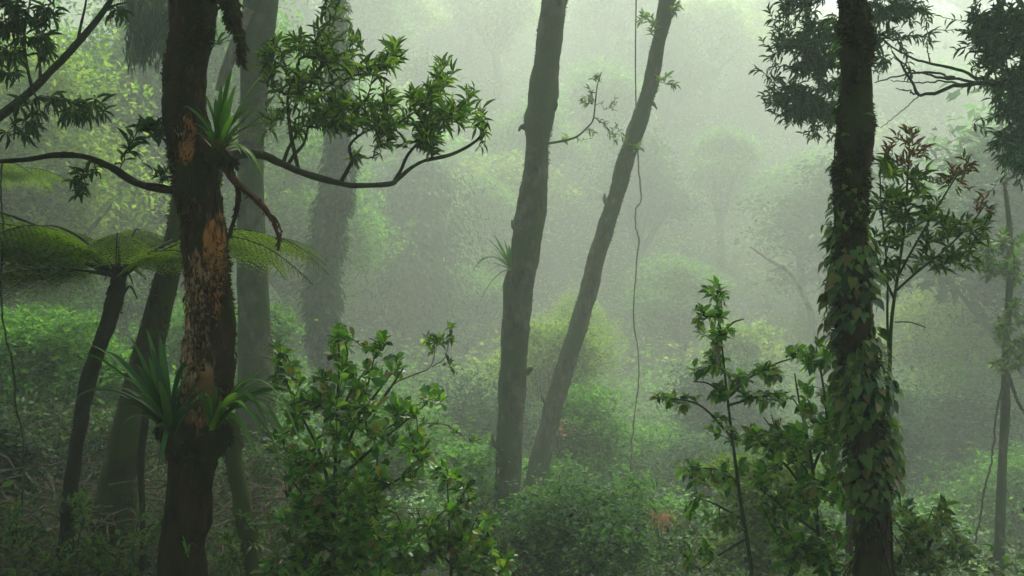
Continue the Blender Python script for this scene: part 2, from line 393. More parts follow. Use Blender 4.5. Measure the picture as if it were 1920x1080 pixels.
def dress(S, D, n, L, W, T, spread=0.9, up=0.25, start=0.3, Lvar=0.25, nup=1.0, whorl=False, droop=0.0, wild=0.15):
    """n leaves per twig, turning round it by the golden angle"""
    m = len(S); ref = np.where(np.abs(D[:, 2:3]) < 0.85, np.array([[0, 0, 1.0]]), np.array([[1.0, 0, 0]]))
    U = nrm(np.cross(D, ref)); V = np.cross(D, U); P = []; DD = []; NN = []; LL = []
    ph = rng.random(m) * 6.28
    for k in range(n):
        t = (0.93 + 0.07 * rng.random(m)) if whorl else np.clip(start + (1 - start) * (k + 0.5 + rng.uniform(-.3, .3, m)) / n, 0, 1)
        t3 = t * 3; i = np.minimum(t3.astype(int), 2); u = (t3 - i)[:, None]
        p = S[np.arange(m), i] * (1 - u) + S[np.arange(m), i + 1] * u
        a = ph + 2.4 * k + rng.normal(0, 0.25, m)
        rad = U * np.cos(a)[:, None] + V * np.sin(a)[:, None]
        sp = spread * (1 if k < n - 1 else 0.35)
        dd = nrm(D * (0.75) + rad * sp + np.array([0, 0, up - droop]) + rng.normal(0, wild, (m, 3)))
        nn = np.array([0, 0, nup]) + rng.normal(0, 0.35, (m, 3)) + rad * 0.2 + np.array([0, -0.15, 0])
        P.append(p); DD.append(dd); NN.append(nn); LL.append(np.full(m, 1.0) * np.clip(rng.normal(1, Lvar, m), 0.45, 1.5))
    LL = np.concatenate(LL)
    return leaves(np.vstack(P), np.vstack(DD), np.vstack(NN), L * LL, W * LL * rng.uniform(0.8, 1.15, len(LL)), T)

def crown(n_lobes, per_lobe, per_clump, rx, ry, rz, leaf, T=RHOMB, clump=0.28, seed=0, hang=0.0):
    """foliage of a whole crown round the origin: uneven lobes, each covered with clumps of small leaves"""
    g = np.random.default_rng(seed)
    c = g.normal(0, 1, (n_lobes, 3)); c = nrm(c) * (g.random((n_lobes, 1)) ** 0.5) * 0.72
    c *= np.array([rx, ry, rz]); r = g.uniform(0.14, 0.5, n_lobes) * min(rx, rz * 1.3)
    P = []
    for i in range(n_lobes):
        v = nrm(g.normal(0, 1, (per_lobe, 3))); v[:, 2] = np.abs(v[:, 2]) * 0.9 - 0.35 * g.random(per_lobe)
        v *= g.uniform(.7, 1.4, 3); v *= np.where(g.random((per_lobe, 1)) < .16, g.uniform(1.1, 1.9, (per_lobe, 1)), 1)
        cc = c[i] + v * r[i] * g.uniform(0.75, 1.08, (per_lobe, 1))
        q = cc[:, None] + g.normal(0, clump * 0.5, (per_lobe, per_clump, 3)) * np.array([1, 1, 0.6])
        P.append(q.reshape(-1, 3))
    P = np.vstack(P); n = len(P)
    D = g.normal(0, 1, (n, 3)); D[:, 2] = D[:, 2] * 0.5 - 0.25 - hang
    Nn = g.normal(0, 0.45, (n, 3)) + np.array([0, 0, 1.0])
    Lf = leaf * g.uniform(0.6, 1.3, n)
    return leaves(P, D, Nn, Lf, Lf * 0.5, T), c, r

def fuzz(P, rad, n, length, spread=1.0, T=RHOMB, down=0.3):
    """tufts of moss standing off a trunk"""
    k = len(P); t = rng.random(n) * (k - 1.001); i = t.astype(int); u = (t - i)[:, None]
    c = P[i] * (1 - u) + P[i + 1] * u; rr = rad[i] * (1 - u[:, 0]) + rad[i + 1] * u[:, 0]
    a = rng.random(n) * 2 * math.pi
    s_ = float(np.mean(rad)) * 6; ph = rng.random(4) * 6.28
    q = np.sin(c[:, 2] / s_ * 3.1 + 2 * np.sin(a + ph[0]) + ph[1]) + np.sin(c[:, 2] / s_ * 7.3 + 3 * np.cos(a + ph[2]) + ph[3]) + .8 * np.sin(c[:, 2] / s_ * 19 + a * 3)
    kp = q + rng.normal(0, .5, n) > -0.1
    a = a[kp]; c = c[kp]; rr = rr[kp]; length = length * np.clip(.55 + .35 * q[kp], .3, 1.4); n = int(kp.sum())
    o = np.stack([np.cos(a), np.sin(a), np.zeros(n)], -1)
    D = nrm(o + rng.normal(0, 0.5, (n, 3)) * spread + np.array([0, 0, -down]))
    return leaves(c + o * (rr * 0.96)[:, None], D, rng.normal(0, 1, (n, 3)) + np.array([0, 0, .5]), length * rng.uniform(0.4, 1.5, n), length * 0.45, T)

def trunk_line(rows, Y, n, lean=0.0):
    """rows of (py, left px, right px): a trunk with these edges at depth Y"""
    P = []; r = []
    for py, l, rr in rows:
        P.append(at((l + rr) / 2, py, Y)); r.append((rr - l) / 2 / FPX * Y)
    S, rad = spline(P, n, r)
    return S, rad[:, 0]

# ================================================================== FOREGROUND, LEFT: the mossy tree
YT = 3.5
rows = [(-420, 330, 420), (-200, 322, 420), (-40, 320, 408), (50, 318, 402), (110, 310, 388), (170, 306, 387), (230, 309, 393), (285, 316, 408), (340, 324, 416), (400, 336, 420), (450, 343, 428),
        (520, 348, 430), (590, 350, 444), (650, 347, 447), (710, 341, 438), (770, 330, 424), (830, 309, 415), (900, 309, 402), (960, 304, 400), (1020, 298, 385), (1090, 293, 391), (1300, 280, 410), (1500, 265, 430), (1620, 230, 470)]
P, rad = trunk_line(rows, YT, 230); rad = rad * .93
base = (P[-1][0], P[-1][1], float(ground(P[-1][0], P[-1][1])))
b = np.array(base)
pt = lambda px, py: tuple(at(px, py, YT - 0.08) - b)
M['bark_main'] = bark_mat("mossy_bark_with_bare_wood", (0.005, 0.003, 0.002), (0.050, 0.026, 0.011), (0.020, 0.024, 0.004), 0.48, 26, bump=1.0, patches=[
    (pt(349, 262), (0.024, 0.3, 0.07), (0.50, 0.22, 0.06), 2.3),
    (pt(397, 505), (0.026, 0.3, 0.14), (0.55, 0.24, 0.06), 2.35),
    (pt(366, 640), (0.045, 0.3, 0.22), (0.50, 0.32, 0.15), 2.3),
    (pt(372, 750), (0.050, 0.3, 0.09), (0.34, 0.17, 0.07), 2.2),
    (pt(350, 860), (0.03, 0.3, 0.05), (0.10, 0.045, 0.02), 1.8)])
tree = thing("mossy_tree", "dark mossy tree with bare orange and tan wood, carrying strap-leaved plants", "tree", base)
mesh("trunk", tube(P, rad, 36, 0.26, 16, 3.1), M['bark_main'], tree)
mesh("moss", fuzz(P[:170], rad[:170], 18000, 0.014), M['moss'], tree)
g = np.random.default_rng(55)
def flakes(regions, mat, name):
    PP, DD, NN, LL = [], [], [], []
    for px, py, rx, ry, n, l in regions:
        yy = py + g.normal(0, ry, n); xx = px + g.normal(0, rx, n)
        z = CAMZ + (540 - yy) / FPX * YT; i = np.clip(np.searchsorted(-P[:, 2], -z), 1, len(P) - 1)
        x = (xx - 960) / FPX * YT; dx = np.clip((x - P[i][:, 0]) / rad[i], -.97, .97)
        o = np.stack([dx, -np.sqrt(1 - dx ** 2), 0 * dx], -1)
        p = P[i] + o * (rad[i] * 1.0)[:, None]; p[:, 2] = z
        PP.append(p); up = np.where(g.random(n) < .7, -1.0, 1.0)[:, None]
        DD.append(np.array([0, 0, 1.0]) * up + o * g.uniform(.1, .8, (n, 1)) + g.normal(0, .2, (n, 3))); NN.append(o + g.normal(0, .3, (n, 3))); LL.append(l * g.uniform(.4, 1.5, n))
    LL = np.concatenate(LL)
    mesh(name, leaves(np.vstack(PP), np.vstack(DD), np.vstack(NN), LL, LL * g.uniform(.15, .45, len(LL)), OVAL), mat, tree)
M['flake'] = leaf_mat("peeling_bark", [(.10, .06, .03), (.28, .18, .09), (.50, .36, .20), (.16, .08, .03)], .8, .1, (1, .8, .5), .1)
M['flake_dark'] = leaf_mat("dark_peeling_bark", [(.012, .007, .004), (.04, .02, .009), (.09, .04, .015), (.02, .018, .006)], .85, .1, (1, .7, .4), .1)
flakes([(364, 640, 10, 52, 300, .026), (370, 745, 12, 24, 90, .016), (397, 505, 5, 30, 40, .016), (349, 262, 4, 16, 20, .014), (335, 370, 6, 30, 30, .010)], M['flake'], "bark_flake")
flakes([(400, 640, 26, 90, 420, .024), (370, 400, 30, 80, 380, .02), (355, 150, 30, 110, 420, .02), (385, 560, 24, 60, 180, .022)], M['flake_dark'], "rough_bark")
# drooping stub at the top right of the trunk
S, r_ = spline(line([(392, -60), (420, -10), (438, 30), (447, 62), (452, 92), (451, 118)], YT - 0.02), 26, [0.05, 0.038, 0.022, 0.014, 0.008, 0.003])
stub = mesh("branch_stub", tube(S, r_, 14, 0.55, 22, 2), M['bark_dark'], tree)
mesh("stub_moss", fuzz(S, r_[:, 0], 2600, 0.022, down=1.6), M['moss'], stub)
# left limb
S, r_ = spline(line([(345, 360), (318, 356), (295, 352), (262, 346), (238, 333), (212, 316), (182, 302), (148, 292), (100, 291), (50, 299), (-40, 305)], YT, -0.15), 60, np.array([9, 7.5, 7, 7, 6.5, 6.5, 6, 5.5, 5, 4.5, 4]) / FPX * YT)
limb = mesh("limb", tube(S, r_, 10, 0.25, 22, 5), M['bark_dark'], tree)
mesh("limb_moss", fuzz(S, r_[:, 0], 900, 0.009), M['moss'], limb)
tips = sample_blobs([(150, 345, 12, 30, 5), (165, 325, 25, 8, 5), (285, 245, 28, 14, 12), (300, 325, 14, 10, 4), (240, 290, 12, 30, 3)], YT - 0.05, 0.06)
St, Rt, Dt = grow(S[::3], tips, 0.0009)
mesh("twig", tubes(St, Rt), M['twig'], tree)
mesh("twig_leaf", dress(St, Dt, 5, 0.05, 0.014, LANCE, droop=0.4), M['darkleaf'], tree)
# right limb with its big leafy spray
limbS = line([(395, 292), (425, 296), (455, 288), (490, 290), (520, 303), (560, 321), (600, 334), (640, 344), (668, 348), (730, 345), (745, 336), (772, 314), (800, 300), (850, 290)], 3.6, 0.5)
S, r_ = spline(limbS, 70, np.array([13, 11, 9, 8, 7.5, 6.5, 6, 5.5, 5, 5, 4.5, 4, 3, 2]) / FPX * 3.8)
limb = mesh("limb", tube(S, r_, 10, 0.18, 20, 9), M['twig'], tree)
subs = [line([(538, 312), (552, 290), (570, 268), (578, 235)], 3.95), line([(530, 308), (540, 280), (556, 250)], 3.9), line([(640, 340), (652, 318), (660, 300), (655, 275), (672, 255), (700, 240)], 4.0),
        line([(740, 338), (752, 318), (765, 290), (790, 262), (820, 240)], 4.1), line([(800, 300), (850, 288), (895, 262), (915, 230)], 4.15), line([(560, 320), (545, 250), (540, 180), (560, 120)], 3.95, .1)]
nodes = [S[20:]]; pcs = []
for i, sb in enumerate(subs):
    q, rr = spline(sb, 16, np.linspace(4.2, 2, len(sb)) / FPX * 4)
    nodes.append(q); pcs += tube(q, rr, 6, 0.15, 25, i)
blobs = [(560, 105, 55, 48, 34), (640, 75, 60, 45, 26), (625, 25, 28, 20, 9), (620, 165, 95, 60, 60), (720, 130, 55, 45, 26), (740, 105, 16, 22, 5), (600, 240, 70, 30, 26), (720, 205, 80, 45, 44), (760, 262, 60, 36, 36), (835, 180, 50, 55, 34),
         (830, 130, 22, 22, 8), (820, 245, 55, 40, 34), (890, 190, 18, 40, 7), (895, 250, 16, 30, 6), (520, 160, 22, 60, 10), (498, 225, 14, 40, 5), (505, 115, 18, 20, 6), (690, 300, 30, 10, 5), (660, 225, 60, 30, 20)]
tips = sample_blobs([(*q[:4], max(4, int(q[4] * 1.0))) for q in blobs], 4.05, 0.28)
St, Rt, Dt = grow(np.vstack(nodes), tips, 0.0014, 0.02, jit=.1)
Dt = nrm(Dt + np.array([0, 0, 0.35]))
mesh("side_branch", pcs + tubes(St, Rt), M['twig'], tree)
mesh("foliage", dress(St, Dt, 8, 0.049, 0.0085, LANCE, spread=1.0, up=0.1, start=0.3, Lvar=.4, wild=.28), M['spray'], tree)
# unseen crown above the picture, its lobe count set to shade the foreground
def high_crown(root, cx, cy_, cz, rx, rz, seed, mat=None, n=12, leaf=0.17):
    pc, c, r = crown(n, 60, 9, rx, rx, rz, leaf, clump=0.5, seed=seed)
    o = np.array([cx, cy_, cz]); pc = [(pc[0][0] + o, pc[0][1], pc[0][2])]
    mesh("crown", pc, mat or M['darkleaf'], root)
    g = np.random.default_rng(seed)
    A = np.array([[cx, cy_, cz - rz * 1.0]]) + np.zeros((n, 3)); B = c + o
    Sg = np.stack([A, A + (B - A) * .35 + g.normal(0, .15, (n, 3)), A + (B - A) * .7 + g.normal(0, .15, (n, 3)), B], 1)
    mesh("bough", tubes(Sg, np.tile(np.array([0.05, 0.04, 0.03, 0.012]), (n, 1)), 6), M['bark_dark'], root)
high_crown(tree, P[0][0], 3.2, 6.6, 3.0, 1.7, 101)
Stop, rtop = spline(np.array([P[0] + [0, 0, 0.02], P[0] + [0.03, 0, 1.2], [P[0][0], 3.2, 5.2]]), 12, [rad[0], rad[0] * .8, 0.05])
mesh("trunk_top", tube(Stop, rtop, 14, 0.1, 8, 3.1), M['bark_dark'], tree)

# strap-leaved plants growing on the mossy tree
def strap_plant(name, label, base_px, Y, tips, width, group=None, mat=None, extra=None, bow=0.12, cat="epiphyte"):
    bp = at(*base_px, Y)
    t = thing(name, label, cat, bp, group)
    pcs = []
    tips = list(tips) + [(q[0] + rng.normal(0, 13), q[1] + rng.normal(0, 13), q[2] + .03 if len(q) > 2 else 0, (q[3] if len(q) > 3 else 1) * .8, (q[4] if len(q) > 4 else bow) * rng.uniform(.8, 1.6)) for q in tips[::2]]
    for tp in tips:
        if width > .03 and Y < 4: tp = (base_px[0] + (tp[0] - base_px[0]) * 1.14, base_px[1] + (tp[1] - base_px[1]) * 1.06) + tuple(tp[2:])
        dy = tp[2] if len(tp) > 2 else rng.uniform(-0.12, 0.05)
        wd = tp[3] if len(tp) > 3 else 1.0
        bw = tp[4] if len(tp) > 4 else bow
        off = rng.normal(0, 0.008, 3)
        pcs += strap(bp + off, at(tp[0], tp[1], Y + dy), width * .72 * wd * rng.uniform(0.8, 1.2), bw + .10)
    mesh("strap_leaf", pcs, mat or M['brom'], t)
    return t
G_EPI = "strap-leaved plants growing on the mossy tree"
ep = strap_plant("epiphyte", "bright strap-leaved plant with yellow leaf bases and reddish hanging roots on the mossy tree", (412, 283), YT - 0.12,
    [(490, 148, -.05, 1.1, .12), (497, 193, 0, .8, .1), (432, 138, -.1, 1.2, .05), (440, 165, 0, 1.3, .05), (415, 165, -.1, 1.0, .02), (386, 180, -.08, .8, .02), (372, 205, -.1, .6, .05), (352, 204, -.05, .7, .12), (524, 222, 0, .6, .15), (508, 240, .02, .6, .15),
     (484, 332, -.05, .9, .35), (455, 235, -.1, .9, .1), (470, 205, .05, .9, .1), (400, 215, -.14, .8, .02), (425, 190, -.14, 1.1, .03), (448, 290, -.1, .6, .2), (388, 250, -.12, .6, .1), (365, 235, -.1, .5, .1), (480, 262, -.06, .6, .2), (436, 220, -.1, 1, .05), (405, 190, -.02, .9, .03)], 0.034, G_EPI)
pc = []
for k in range(26):
    a = rng.uniform(-0.6, 1.2); l = rng.uniform(0.06, 0.13)
    b0 = at(410 + rng.uniform(-8, 12), 288, YT - 0.12)
    pc += strap(b0, b0 + np.array([math.sin(a) * l, rng.uniform(-.06, .03), math.cos(a) * l * .6]), 0.008, 0.1, 6)
M['ybase'] = leaf_mat("yellow_leaf_base", [(0.25, 0.18, 0.02), (0.20, 0.09, 0.03), (0.10, 0.16, 0.03)], 0.5, 0.3)
mesh("leaf_base", pc, M['ybase'], ep)
# root ball and roots
S, r_ = spline(line([(385, 300), (402, 296), (422, 300), (434, 316)], YT - 0.1), 10, [0.02, 0.035, 0.034, 0.012])
mesh("root_ball", tube(S, r_, 14, 0.4, 30, 1) + fuzz(S, r_[:, 0], 1500, 0.022, down=0.8), M['bark_dark'], ep)
def root(pts, w0, w1, Yr, m):
    S, r_ = spline(line(pts, Yr), 28, np.linspace(w0, w1, len(pts)) / 2 / FPX * Yr)
    return mesh("aerial_root", tube(S, r_, 8, 0.5, 45, w0) + fuzz(S, r_[:, 0], 160, .012, down=1.2), m, ep)
root([(412, 300), (428, 325), (446, 345), (470, 366), (494, 388), (508, 408), (518, 430), (523, 452), (521, 470)], 16, 5, YT - 0.12, M['root'])
root([(430, 318), (442, 340), (447, 365), (444, 395), (437, 420), (430, 446)], 12, 7, YT - 0.1, M['bark_dark'])
root([(440, 335), (456, 355), (478, 372), (500, 398), (512, 420)], 9, 3, YT - 0.15, M['root'])
root([(405, 300), (400, 330), (404, 370), (398, 410)], 9, 4, YT - 0.13, M['bark_dark'])
root([(505, 400), (520, 415), (527, 440), (516, 462)], 4, 2, YT - 0.12, M['root'])
strap_plant("epiphyte", "small green sprout at the top of the mossy tree, beside the drooping stub", (410, 82), YT - 0.1,
    [(402, 52, -.02, 1, .02), (390, 78, 0, .8, .1), (430, 68, 0, .9, .1), (436, 78, -.02, .8, .1), (418, 60, -.05, .8, .05), (395, 90, -.03, .6, .1)], 0.024, G_EPI)
M['brom_dark'] = leaf_mat("dark_strap_leaf", [(0.014, 0.06, 0.010), (0.035, 0.12, 0.02), (0.11, 0.23, 0.05)], 0.45, 0.4, None, .3)
e2 = strap_plant("epiphyte", "dark green rosette of broad arching strap leaves on the left of the mossy tree", (318, 815), YT - 0.12,
    [(172, 655, -.1, .8, .12), (210, 668, 0, .8, .1), (168, 748, -.05, .8, .2), (222, 738, .05, .8, .2), (236, 768, -.05, .7, .15), (238, 715, -.1, .8, .12), (250, 640, 0, .7, .05), (302, 640, 0.04, 1.3, .02), (288, 662, 0, 1.0, .02), (348, 688, -.1, 1, .2), (350, 700, .02, .9, .1),
     (396, 716, -.12, .9, .18), (408, 742, -.1, .8, .25), (262, 690, -.1, 1, .06), (330, 700, -.05, 1, .05), (300, 720, -.12, 1.1, .04), (268, 745, -.15, 1.0, .15), (280, 835, -.1, .7, .5), (345, 770, -.15, 1, .1), (240, 800, -.06, .7, .4), (305, 870, -.08, .6, .5)], 0.040, G_EPI, M['brom_dark'])
e3 = strap_plant("epiphyte", "green rosette of long drooping strap leaves on the right of the mossy tree", (402, 800), YT - 0.14,
    [(490, 695, -.05, .6, .05), (470, 705, 0, .7, .04), (538, 748, 0, .7, .22), (530, 740, .05, .6, .15), (545, 800, -.02, .9, .45), (548, 838, 0, .8, .6), (530, 860, -.08, .8, .6), (515, 880, .02, .7, .6), (495, 778, -.1, .9, .3), (452, 715, -.05, .9, .05), (440, 740, -.12, 1.1, .05),
     (405, 730, -.1, .9, .1), (372, 752, -.12, .8, .25), (360, 730, -.06, .8, .15), (480, 820, -.12, .8, .5), (455, 770, -.15, 1, .2), (425, 770, -.15, 1, .1), (470, 860, -.04, .7, .6), (500, 735, .06, .8, .15)], 0.036, G_EPI)
M['rotfibre'] = M['bark_dark']
for (e, cx, c2) in ((e2, 322, 342), (e3, 405, 392)):
    S, r_ = spline(line([(cx, 795), (cx + 3, 825), (c2, 865)], YT - 0.10), 10, [0.034, 0.042, 0.016])
    mesh("root_ball", tube(S, r_, 14, 0.35, 25, cx) + fuzz(S, r_[:, 0], 900, 0.024, down=1.0), M['bark_dark'], e)
strap_plant("seedling", "tiny bright seedling on the lowest stretch of the mossy tree", (350, 1035), YT - 0.15,
    [(340, 1014, 0, .8, .1), (357, 1024, -.02, .8, .3), (352, 1040, -.02, .7, .5)], 0.013, None, cat="seedling")

# ================================================================== tree fern left
def frond(base, az, length, rise, sag, npin=30, roll=0.0, pin=0.26):
    """one bipinnate frond: (rachis pieces, leaflet pieces)"""
    t = np.linspace(0, 1, 24)
    h = np.array([math.cos(az), math.sin(az), 0]); side = np.array([-math.sin(az), math.cos(az), 0])
    P = base + h * (t * length)[:, None] + np.array([0, 0, 1.0]) * (rise * np.sin(t * 2.0) - sag * t ** 2.2)[:, None] * length
    rachis = tube(P, np.interp(np.linspace(0, 1, 24), [0, .15, 1], [0.013, 0.008, 0.0022]), 6, 0, cap=False)
    T = nrm(np.gradient(P, axis=0))
    PP, DD, NN, LL, WW = [], [], [], [], []; rib = []; ribr = []
    for s in (-1, 1):
        for k in range(npin):
            u = 0.12 + 0.87 * (k + 0.5) / npin; x = u * 23; i = min(int(x), 22); f = x - i
            p = P[i] * (1 - f) + P[i + 1] * f; tt = nrm(T[i])
            L = pin * length * max(0.05, math.sin(math.pi * min(1, u ** 0.75 * 0.93 + 0.06))) ** 0.8 * rng.uniform(0.9, 1.1)
            up = nrm(np.cross(tt, side * s)) * s
            if up[2] < 0: up = -up
            d = nrm(side * s * 0.95 + tt * 0.38 + np.array([0, 0, -0.25]))
            m = max(6, int(15 * L / (pin * length)))
            v = np.linspace(0.05, 0.98, m)[:, None]
            q = p + d * L * v + np.array([0, 0, -0.28 * L]) * v ** 2
            rib.append(np.array([q[0], q[m // 3], q[2 * m // 3], q[-1]])); ribr.append([.0016, .0012, .0009, .0005])
            for s2 in (-1, 1):
                ld = nrm(np.cross(up, d) * s2 + d * 0.55 + rng.normal(0, 0.08, (m, 3)))
                PP.append(q); DD.append(ld); NN.append(np.tile(up, (m, 1)) + rng.normal(0, .12, (m, 3)))
                l = L * 0.15 * (1.05 - v[:, 0] ** 2 * 0.75); LL.append(l); WW.append(np.full(m, L / m * 1.05))
    lf = leaves(np.vstack(PP), np.vstack(DD), np.vstack(NN), np.concatenate(LL), np.concatenate(WW), RHOMB)
    return rachis + tubes(np.array(rib), np.array(ribr), 3), lf

def tree_fern(name, label, trunk_pts, widths, Y, fronds, mat_leaf, dy=0, group=None, pin=.26):
    S, r_ = spline(line(trunk_pts, Y, dy), 60, np.array(widths) / 2 / FPX * Y)
    gb = S[-1]; t = thing(name, label, "tree fern", (gb[0], gb[1], gb[2]), group)
    mesh("trunk", tube(S, r_, 14, 0.22, 30, 4), M['fern_trunk'], t)
    mesh("trunk_fibre", fuzz(S, r_[:, 0], 2500, 0.012, down=0.9), M['moss'], t)
    top = S[0] + np.array([0, 0, -0.01])
    for (az, L, rise, sag) in fronds:
        a, lf = frond(top + rng.normal(0, .012, 3), R(az), L, rise, sag, pin=pin)
        f = mesh("frond", lf, mat_leaf, t); mesh("frond_stalk", a, M['fern_trunk'], f)
    pc = []
    for k in range(7):
        a = rng.uniform(0, 6.28); h = np.array([math.cos(a), math.sin(a), 0]); q0 = top + h * .02 - [0, 0, rng.uniform(0, .12)]; l = rng.uniform(.06, .16)
        pc += tube(spline(np.array([q0, q0 + h * l * .5 + [0, 0, l * .5], q0 + h * l + [0, 0, l * rng.uniform(-.5, .7)]]), 8), np.linspace(.009, .003, 8), 6, .2, 30)
    mesh("dead_stalk", pc, M['fern_trunk'], t)
    return t
fr = []
for az, L, rise, sag in [(180, 1.7, .24, .10), (164, 1.65, .27, .10), (198, 1.5, .20, .14), (140, 1.45, .28, .18), (176, 1.3, .14, .10), (238, .8, .42, .35), (290, .6, .5, .4), (215, 1.1, .34, .30), (105, 1.3, .30, .24),
                         (62, 1.25, .32, .3), (28, 1.1, .32, .3), (2, .95, .34, .36), (-30, .75, .30, .4), (172, 1.2, .08, .26)]:
    fr.append((az, L, rise, sag))
tree_fern("tree_fern", "tree fern on a thin curved dark trunk, its flat feathery fronds spreading at left",
          [(224, 512), (219, 545), (208, 590), (190, 640), (172, 690), (158, 750), (148, 810), (138, 870), (130, 930), (126, 1000), (118, 1090), (112, 1260)], [24, 30, 29, 28, 28, 27, 26, 26, 27, 28, 32, 40], 5.0, fr, M['fern'])

# ================================================================== leaning mossy tree behind, and other left trunks
def simple_tree(name, label, rows, Y, mat, amp=0.12, freq=7, moss=0, mosslen=0.02, n=70, group=None, mossmat=None, seed=1.0, cat="tree", nseg=18):
    P, rad = trunk_line(rows, Y, n)
    zb = float(ground(P[-1][0], P[-1][1])); dr = P[-1][2] - (zb - .25)
    if dr > 0 and cat != "vine":       # down into the soil, flaring at the root collar
        k = 10; u = np.linspace(0, 1, k + 1)[1:, None]; dv = (P[-1] - P[-6]) / 5; dv = dv / max(1e-6, -dv[2])
        P = np.vstack([P, P[-1] + dv * (dr * u) * [1, 1, 1]]); rad = np.concatenate([rad, rad[-1] * (1 + .5 * u[:, 0] ** 2)])
    t = thing(name, label, cat, (P[-1][0], P[-1][1], min(zb, P[-1][2])), group)
    mesh("trunk", tube(P, rad, nseg, amp, freq, seed), mat, t)
    if moss: mesh("moss", fuzz(P, rad, moss, mosslen), mossmat or M['moss'], t)
    return t, P, rad
t, P, rad = simple_tree("leaning_tree", "stout green-mossed trunk leaning right behind the tree fern", [(-300, 385, 420), (0, 350, 390), (200, 335, 375), (350, 325, 365), (440, 312, 352), (520, 290, 335), (600, 266, 318), (680, 245, 300), (760, 222, 284), (840, 203, 266), (900, 190, 256), (960, 176, 250), (1020, 165, 245), (1090, 155, 240), (1200, 140, 250)], 5.6, M['bark_green'], 0.14, 7, 9000, 0.018, 90)
high_crown(t, P[0][0], 5.6, 7.4, 2.4, 1.4, 102)
simple_tree("mossy_sapling", "thin dark mossy stem close behind the mossy tree, to its right", [(780, 428, 446), (840, 424, 452), (900, 430, 462), (960, 440, 470), (1020, 452, 484), (1100, 462, 496), (1250, 470, 510)], 4.6, M['bark_green'], 0.3, 14, 2500, 0.016, 50, cat="sapling")
simple_tree("hanging_vine", "short thin black stem hanging between the leaning trunk and the mossy tree", [(760, 268, 280), (800, 264, 277), (850, 258, 272), (890, 257, 270), (980, 262, 272), (1100, 262, 275)], 5.0, M['bark_dark'], 0.3, 20, 500, 0.01, 40, cat="vine")
# tall hazy tree right behind the mossy one, with hanging moss
t, P, rad = simple_tree("tall_tree", "tall misty tree standing right behind the mossy tree, two dark limbs at its top", [(-500, 475, 545), (-100, 458, 524), (0, 455, 520), (100, 452, 512), (220, 449, 500), (300, 447, 494), (420, 444, 496), (520, 444, 502), (600, 447, 508), (700, 447, 515), (800, 440, 520), (900, 430, 525), (1000, 420, 535)], 9.3, M['bark_mid'], 0.12, 4, 2500, 0.03, 80, seed=8)
S, r_ = spline(line([(470, 20), (445, 75), (428, 120), (408, 170)], 9.2), 16, [0.07, 0.06, 0.05, 0.03])
mesh("limb", tube(S, r_, 10, 0.2, 8, 3), M['bark_pale'], t)
S, r_ = spline(line([(470, -60), (400, -40), (330, -25), (270, -20), (235, -5)], 9.1), 20, [0.1, 0.09, 0.08, 0.06, 0.03])
lm = mesh("limb", tube(S, r_, 10, 0.2, 6, 3), M['bark_mid'], t)
def hanging(blobs, Y, dz, n_each, L, mat, parent, name="hanging_moss"):
    tips = sample_blobs(blobs, Y, dz); m = len(tips)
    P = np.repeat(tips, n_each, 0) + rng.normal(0, 0.05, (m * n_each, 3)); n = len(P)
    D = rng.normal(0, 0.25, (n, 3)) + np.array([0, 0, -1.0]); Nn = rng.normal(0, 1, (n, 3))
    return mesh(name, leaves(P, D, Nn, L * rng.uniform(.5, 1.5, n), L * 0.12, RHOMB), mat, parent)
hanging([(300, 20, 24, 44, 60), (278, 35, 20, 24, 26), (262, 40, 10, 44, 26), (264, 80, 6, 28, 16), (304, 80, 10, 24, 20), (250, 10, 10, 20, 20)], 9.0, 0.25, 9, 0.12, M['darkleaf'], t)
high_crown(t, P[0][0], 9.3, 9.5, 3.2, 1.9, 103)

# ================================================================== top-left tree reaching in from outside
t = thing("overhanging_tree", "tree at the picture's left edge with a bare slanting limb and drooping whorled leaves", "tree", (-3.3, 4.6, float(ground(-3.3, 4.6))))
S, r_ = spline(np.array([[-3.3, 4.6, -0.2], [-3.25, 4.6, 1.0], [-3.2, 4.6, 2.2], [-3.3, 4.6, 3.4], [-3.2, 4.6, 4.8]]), 30, [.14, .11, .10, .09, .06])
mesh("trunk", tube(S, r_, 14, .15, 8, 2), M['bark_dark'], t)
high_crown(t, -3.2, 4.6, 5.6, 2.4, 1.2, 104)
S, r_ = spline(np.vstack([[[-3.23, 4.6, 1.8]], line([(-120, 300), (-40, 246), (0, 217), (50, 178), (100, 128), (135, 92), (170, 52), (198, 15), (225, -30)], 4.5)]), 60, np.array([16, 13, 11, 9, 8, 7, 6.5, 6, 5, 4]) / FPX * 4.5)
mesh("limb", tube(S, r_, 10, 0.2, 15, 3), M['twig'], t)
nodes = [S[15:]]
pcs = []
for sb in [line([(193, 22), (215, 10), (240, 4)], 4.5), line([(145, 80), (152, 45), (160, 10), (165, -30)], 4.5), line([(60, 165), (50, 120), (45, 60), (55, 10), (60, -40)], 4.45), line([(30, 195), (28, 230), (26, 262)], 4.45), line([(75, 155), (75, 130), (72, 100), (66, 40)], 4.45)]:
    q, rr = spline(sb, 14, np.linspace(3.5, 1.5, len(sb)) / FPX * 4.5); nodes.append(q); pcs += tube(q, rr, 6, .2, 20)
mesh("side_branch", pcs, M['twig'], t)
tips = sample_blobs([(40, 25, 55, 35, 34), (50, 70, 50, 35, 26), (85, 85, 14, 22, 8), (15, 100, 20, 20, 8), (35, 135, 45, 12, 5), (55, 195, 30, 18, 7), (58, 232, 22, 18, 6), (120, 188, 28, 18, 8), (170, 215, 28, 20, 8), (172, 190, 30, 10, 5), (25, 250, 20, 20, 4), (216, 18, 14, 8, 5), (130, 215, 18, 18, 5)], 4.45, 0.2)
St, Rt, Dt = grow(np.vstack(nodes), tips, 0.0012, -0.06)
